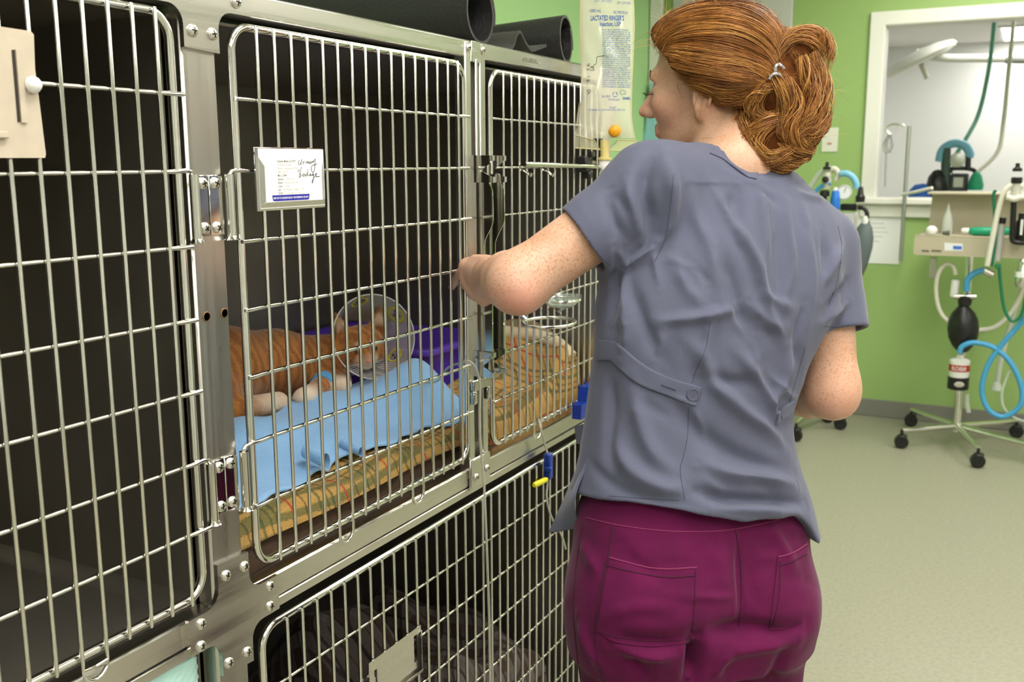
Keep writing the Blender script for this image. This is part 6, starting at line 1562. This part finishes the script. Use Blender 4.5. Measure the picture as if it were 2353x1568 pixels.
# left-hand machine behind the shoulder
lm_ = empty('anesthesia_machine', (5.45, .1, 0), 'anesthesia stand with dial, blue bag and hanging grey bag beside the wall chart', 'anesthesia machine')
hub = A3(5.45, .12, 0)
star(hub, [onZ(1828, 1014, 0), onZ(1930, 987, 0), A3(5.25, .38, 0), A3(5.70, .34, 0), A3(5.66, .05, 0)], lm_)
build('pole', MB().tube([hub + A3(0, 0, .07), hub + A3(0, 0, 1.22)], .021, 16), CHROME, lm_)
build('support_arm', MB().tube([hub + A3(0, 0, 1.16), onX(1945, 500, 5.45)], .016, 12), BLACK, lm_)
L5 = lambda x, y, X=5.3: P5(x, y, X)
build('tray', MB().box(L5(1760, 500, 5.3), L5(1885, 445, 5.52), .01), SHELFM, lm_)
build('tray_bag', MB().lathe([(0, -.04), (.02, -.03), (.024, .0), (.02, .03), (0, .04)], L5(1832, 428, 5.35), (0, 1, 0), 14), GBAG, lm_)
build('head_block', MB().box(L5(1930, 484, 5.3), L5(1972, 468, 5.36), .005), BLACK, lm_)
build('control_box', MB().box(L5(1925, 532, 5.3), L5(1972, 488, 5.42), .006), mat('light_grey_box', (.60, .60, .56), .4), lm_)
build('box_label', MB().box(L5(1925, 519, 5.297), L5(1936, 513, 5.299)), mat('sticker_navy', (.03, .06, .28), .5), lm_)
build('lower_block', MB().box(L5(1925, 547, 5.3), L5(1962, 532, 5.4), .004), BLACK, lm_)
build('absorber', MB().lathe([(.03, -.10), (.032, -.09), (.032, .0), (.028, .01), (.028, .04), (.0, .04)], L5(1945, 575, 5.36), (0, 0, 1), 18), mat('absorber_grey', (.20, .19, .16), .35), lm_)
build('red_foot', MB().box(L5(1953, 652, 5.34), L5(1966, 634, 5.40), .004), RED, lm_)
build('dome', MB().lathe([(.020, -.07), (.022, -.05), (.026, -.03), (.020, -.01), (.022, .0), (.016, .012)], L5(1900, 402, 5.3), (0, 0, 1), 16), mat('clear_dome', (.70, .68, .60), .15), lm_)
build('dome_knob', MB().lathe([(.020, 0), (.020, .012), (.009, .018), (.008, .038), (0, .04)], L5(1900, 390, 5.3), (0, 0, 1), 16), BLACK, lm_)
build('dome_cap', MB().lathe([(.016, -.01), (.017, .01), (0, .014)], L5(1897, 413, 5.27), (-1, 0, 0), 14), BLACK, lm_)
build('stem', MB().tube([L5(1895, 500, 5.3), L5(1896, 440, 5.3)], .009, 12), BLACK, lm_)
build('stem_collar', MB().lathe([(.018, -.016), (.026, -.012), (.024, .014), (.012, .018)], L5(1895, 445, 5.3), (0, 0, 1), 14), BLACK, lm_)
dl = build('dial', MB().lathe([(.036, -.014), (.038, 0), (.034, .004), (.032, .001), (0, .001)], L5(1940, 442, 5.28), (-1, -.1, .1), 24), mat('gauge_rim', (.68, .68, .64), .3, metal=.4), lm_)
build('dial_face', MB().lathe([(.030, .0016), (0, .0018)], L5(1940, 442, 5.28), (-1, -.1, .1), 24), mat('gauge_face', (.74, .78, .76), .4), dl)
build('dial_needle', MB().tube([L5(1940, 442, 5.27), L5(1944, 432, 5.27)], .0015, 6), BLACK, dl)
hose('clear_hose', [(1846, 455), (1862, 430), (1880, 402), (1902, 388), (1918, 392)], .016, CLEARH, lm_, 5.33)
hose('white_hose', [(1905, 392), (1918, 388), (1926, 400), (1920, 415)], .015, WHITEH, lm_, 5.32)
hose('blue_hose', [(1858, 462), (1868, 448), (1885, 430), (1908, 420)], .012, BLUEH, lm_, 5.29)
hose('blue_hose', [(1930, 400), (1945, 399), (1960, 408), (1968, 424), (1966, 434)], .018, mat('pale_blue_hose', (0.22, 0.52, 0.72), .4), lm_, 5.30)
build('blue_bag', MB().lathe([(.010, .055), (.018, .045), (.024, .01), (.025, -.03), (.019, -.08), (.014, -.13), (0, -.135)], L5(1919, 462, 5.24), (0, 0, 1), 18), mat('blue_rubber_bag', (0.02, 0.17, 0.62), .4), lm_)
build('bag_collar', MB().lathe([(.012, -.015), (.014, .0), (.010, .03)], L5(1919, 444, 5.24), (0, 0, 1), 14), WHITE, lm_)
build('side_valve', MB().lathe([(.022, -.028), (.024, .0), (.016, .01), (.012, .04), (.009, .05)], L5(1977, 452, 5.3), (0, 0, 1), 16), BLACK, lm_)
build('bag_arm', MB().tube(smoothpath([L5(1972, 478, 5.3), L5(1985, 479, 5.3), L5(1992, 490, 5.3), L5(1992, 506, 5.3)], 6), .011, 12), BLACK, lm_)
gc = L5(1978, 575, 5.30)
build('grey_bag', MB().lathe([(.016, .155), (.020, .140), (.036, .115), (.050, .07), (.054, .02), (.050, -.03), (.044, -.08), (.030, -.135), (.014, -.165), (0, -.18)], gc, (.03, -.12, 1), 24, 1.0, .8), GRUB, lm_)
build('bag_neck', MB().lathe([(.016, -.01), (.018, .012), (.014, .03)], L5(1988, 510, 5.3), (0, 0, 1), 14), WHITE, lm_)
# wall things
def wall_rect(px0, py0, px1, py1, th=.004, X=XE):
    a, b = onX(px0, py0, X), onX(px1, py1, X); return MB().box((X - th, a[1], b[2]), (X - .0005, b[1], a[2]), .002)
op = solo('wall_plate', wall_rect(1890, 294, 1924, 349, .006), mat('switch_plate', (.80, .78, .70), .4), 'white electrical plate on the green wall by the window', 'wall plate')
c = onX(1906, 330, XE - .007); build('indicator', MB().box(c - A3(.001, .012, .006), c + A3(.001, .012, .006), .0005), mat('indicator_red', (.55, .32, .24), .5), op)
c = onX(1906, 316, XE - .007); build('rocker', MB().box(c - A3(.001, .014, .008), c + A3(.001, .014, .008), .0005), WHITE, op)
ct = solo('wall_chart', wall_rect(1969, 478, 2066, 608, .004), PAPER, 'white printed chart taped to the green wall beneath the window', 'chart')
for k, (ya_, w_) in enumerate(((497, 70), (512, 40), (522, 46), (532, 52), (542, 38), (553, 30))):
    a, b = onX(1990, ya_, XE - .0045), onX(1990 + w_, ya_ + 3, XE - .0045)
    build('print_line', MB().box((XE - .0048, a[1], b[2]), (XE - .0042, b[1], a[2])), mat('pale_print', (.58, .60, .62), .7), ct, False)
# slim side pole with hooks, clamped to the tray stand
ivs = am
bx = onX(2072, 560, 5.78)
build('side_pole', MB().tube([A3(5.78, bx[1], onX(2072, 600, 5.78)[2]), A3(5.78, bx[1], onX(2078, 290, 5.78)[2])], .011, 12), mat('grey_metal', (.45, .46, .45), .35, metal=.8), ivs)
build('hook', MB().tube(smoothpath([onX(2078, 292, 5.78), onX(2076, 287, 5.78), onX(2055, 285, 5.78), onX(2040, 290, 5.78), onX(2038, 300, 5.78), onX(2044, 306, 5.78)], 6), .006, 8), SCREWM, ivs)
build('hook', MB().tube(smoothpath([onX(2070, 288, 5.78), onX(2058, 298, 5.76), onX(2046, 308, 5.74), onX(2040, 304, 5.74)], 6), .005, 8), SCREWM, ivs)
for k in range(3):
    build('hanging_cord', MB().tube(smoothpath([onX(2043 + 2*k, 308, 5.76), onX(2030 + 4*k, 330, 5.76), onX(2035 + 5*k, 350, 5.76), onX(2052 - 2*k, 338, 5.76), onX(2048, 312, 5.76)], 6), .004, 6), mat('grey_cord', (.38, .39, .38), .5), ivs)
build('hanging_cord', MB().tube(smoothpath([onX(2040, 312, 5.76), onX(2036, 370, 5.76), onX(2034, 430, 5.76)], 6), .005, 6), mat('grey_cord', (.38, .39, .38), .5), ivs)
build('side_bar', MB().tube([onX(2074, 447, 5.72), onX(2105, 441, 5.66), onX(2142, 432, 5.60)], .009, 10), mat('clear_bar', (.72, .72, .68), .2), ivs)
# light blue gown on a hook
gk = empty('hanging_gown', tuple(onX(1505, 420, 5.86)), 'light blue gown hanging from a hook beside the pale door', 'gown')
g0 = onX(1506, 190, 5.86); mb = MB(); R_ = []
for t in np.linspace(0, 1, 12):
    z = g0[2] - .80*t; wv_ = .030 + .05*min(1, t*2.2); R_.append([(5.865 + (.020 + .012*t)*math.cos(a) + .004*math.sin(5*a), g0[1] + wv_*math.sin(a), z) for a in np.linspace(0, 2*PI, 24, endpoint=False)])
n = 24; mb.add([p_ for r in R_ for p_ in r], [(i*n + k, i*n + (k+1) % n, (i+1)*n + (k+1) % n, (i+1)*n + k) for i in range(11) for k in range(n)] + [tuple(range(n)), tuple(11*n + k for k in range(n))[::-1]])
build('gown', mb, mat('gown_blue', (.36, .66, .80), .8), gk)
build('hook', MB().tube([(5.925, g0[1], g0[2] + .04), (5.87, g0[1], g0[2] + .035), (5.862, g0[1], g0[2] + .06)], .007, 8), SCREWM, gk)
# ------------------------------------------------------------------ seen through the window
lp = empty('surgical_lamp', tuple(onX(2115, 150, 8.2)), 'large white surgical lamp on a jointed arm behind the window', 'lamp')
LC = onX(2112, 138, 8.2); LAX = _n(A3(-.11, .427, .9))
build('lamp_head', MB().lathe([(0, -.030), (.20, -.030), (.26, -.018), (.28, .0), (.26, .030), (.16, .060), (.05, .070), (0, .070)], LC, LAX, 32), mat('lamp_shell', (.88, .88, .84), .3), lp)
build('lamp_handle', MB().tube([LC - LAX*.03, LC - LAX*.15], .020, 12), mat('handle_beige', (.62, .60, .52), .4), lp)
build('lamp_arm', MB().tube(smoothpath([LC + LAX*.06, onX(2165, 133, 8.2), onX(2260, 134, 8.25), onX(2400, 136, 8.3)], 6), .030, 14), mat('lamp_shell', (.88, .88, .84), .3), lp)
build('arm_joint', MB().tube([onX(2310, 135, 8.26), onX(2360, 136, 8.28)], .034, 14), mat('joint_grey', (.45, .46, .46), .4), lp)
build('ceiling_column', MB().tube([onX(2440, 136, 8.32), A3(8.32, onX(2440, 136, 8.32)[1], CEIL)], .05, 16), mat('lamp_shell', (.88, .88, .84), .3), lp)
def cable(name, pts, r, m, label):
    P = [onX(*q) for q in pts]; P[0] = np.array([P[0][0], P[0][1], CEIL - .001]); return solo(name, MB().tube(smoothpath(P, 10), r, 10), m, label, 'hose')
cable('ceiling_hose', [(2290, -40, 7.6), (2283, 70, 7.6), (2270, 170, 7.6), (2250, 258, 7.6), (2225, 310, 7.5), (2186, 372, 7.4)], .014, mat('pale_green_hose', (.16, .42, .33), .4), 'green gas hose hanging from the ceiling behind the window')
cable('ceiling_hose', [(2334, -40, 7.6), (2328, 60, 7.6), (2316, 180, 7.6), (2306, 280, 7.6), (2292, 350, 7.5), (2240, 402, 7.4)], .014, mat('cream_hose', (.74, .72, .62), .45), 'cream gas hose hanging from the ceiling behind the window')
tb = solo('surgery_table', MB().box((7.1, -1.6, onX(2118, 457, 7.3)[2] - .03), (7.6, .2, onX(2118, 457, 7.3)[2]), .006).box((7.15, -1.5, 0.0), (7.2, -1.45, onX(2118, 457, 7.3)[2] - .02)).box((7.15, .1, 0), (7.2, .15, onX(2118, 457, 7.3)[2] - .02))
          .box((7.5, -1.5, 0), (7.55, -1.45, onX(2118, 457, 7.3)[2] - .02)).box((7.5, .1, 0), (7.55, .15, onX(2118, 457, 7.3)[2] - .02)), SCREWM, 'steel table standing in the room behind the window', 'table', smooth=False)
sm = empty('breathing_machine', tuple(onX(2190, 452, 7.3)), 'black breathing machine with blue hose and green bag seen through the window', 'machine')
T7 = lambda x, y, X=7.3: onX(x, y, X)
build('bellows', MB().lathe([(.07, 0), (.075, .03), (.06, .12), (.03, .16), (.0, .17)], T7(2152, 448), (0, 0, 1), 18), BLACK, sm)
build('column', MB().tube([T7(2172, 448), T7(2174, 340)], .030, 14), mat('dark_green_metal', (.05, .09, .08), .4), sm)
build('unit_box', MB().box(T7(2180, 446), T7(2228, 398, 7.42), .01), mat('dark_unit', (.045, .045, .055), .4), sm)
build('unit_label', MB().box(T7(2190, 430, 7.295), T7(2214, 408, 7.298)), mat('unit_label_white', (.62, .62, .55), .5), sm)
build('carry_handle', MB().tube(smoothpath([T7(2184, 398), T7(2188, 388), T7(2225, 388), T7(2240, 394), T7(2242, 412)], 6), .014, 10), BLACK, sm)
build('gauge', MB().lathe([(.05, -.02), (.05, .01), (.04, .014), (0, .014)], T7(2200, 368), (-1, 0, 0), 20), mat('gauge_rim', (.68, .68, .64), .3), sm)
build('valve', MB().tube([T7(2224, 390), T7(2225, 355)], .018, 12), BLACK, sm)
hose('blue_hose', [(2158, 372), (2166, 345), (2190, 330), (2215, 334), (2228, 352), (2226, 362)], .030, mat('pale_blue_hose', (0.22, 0.52, 0.72), .4), sm, 7.3)
build('green_bag', MB().lathe([(.045, 0), (.05, .03), (.035, .09), (.015, .12), (0, .125)], T7(2241, 437), (0, 0, 1), 16), GBAG, sm)
build('blue_cloth', MB().lathe([(.09, 0), (.085, .05), (.05, .09), (0, .10)], T7(2118, 456), (0, 0, 1), 16), mat('cloth_blue', (.02, .12, .50), .7), sm)
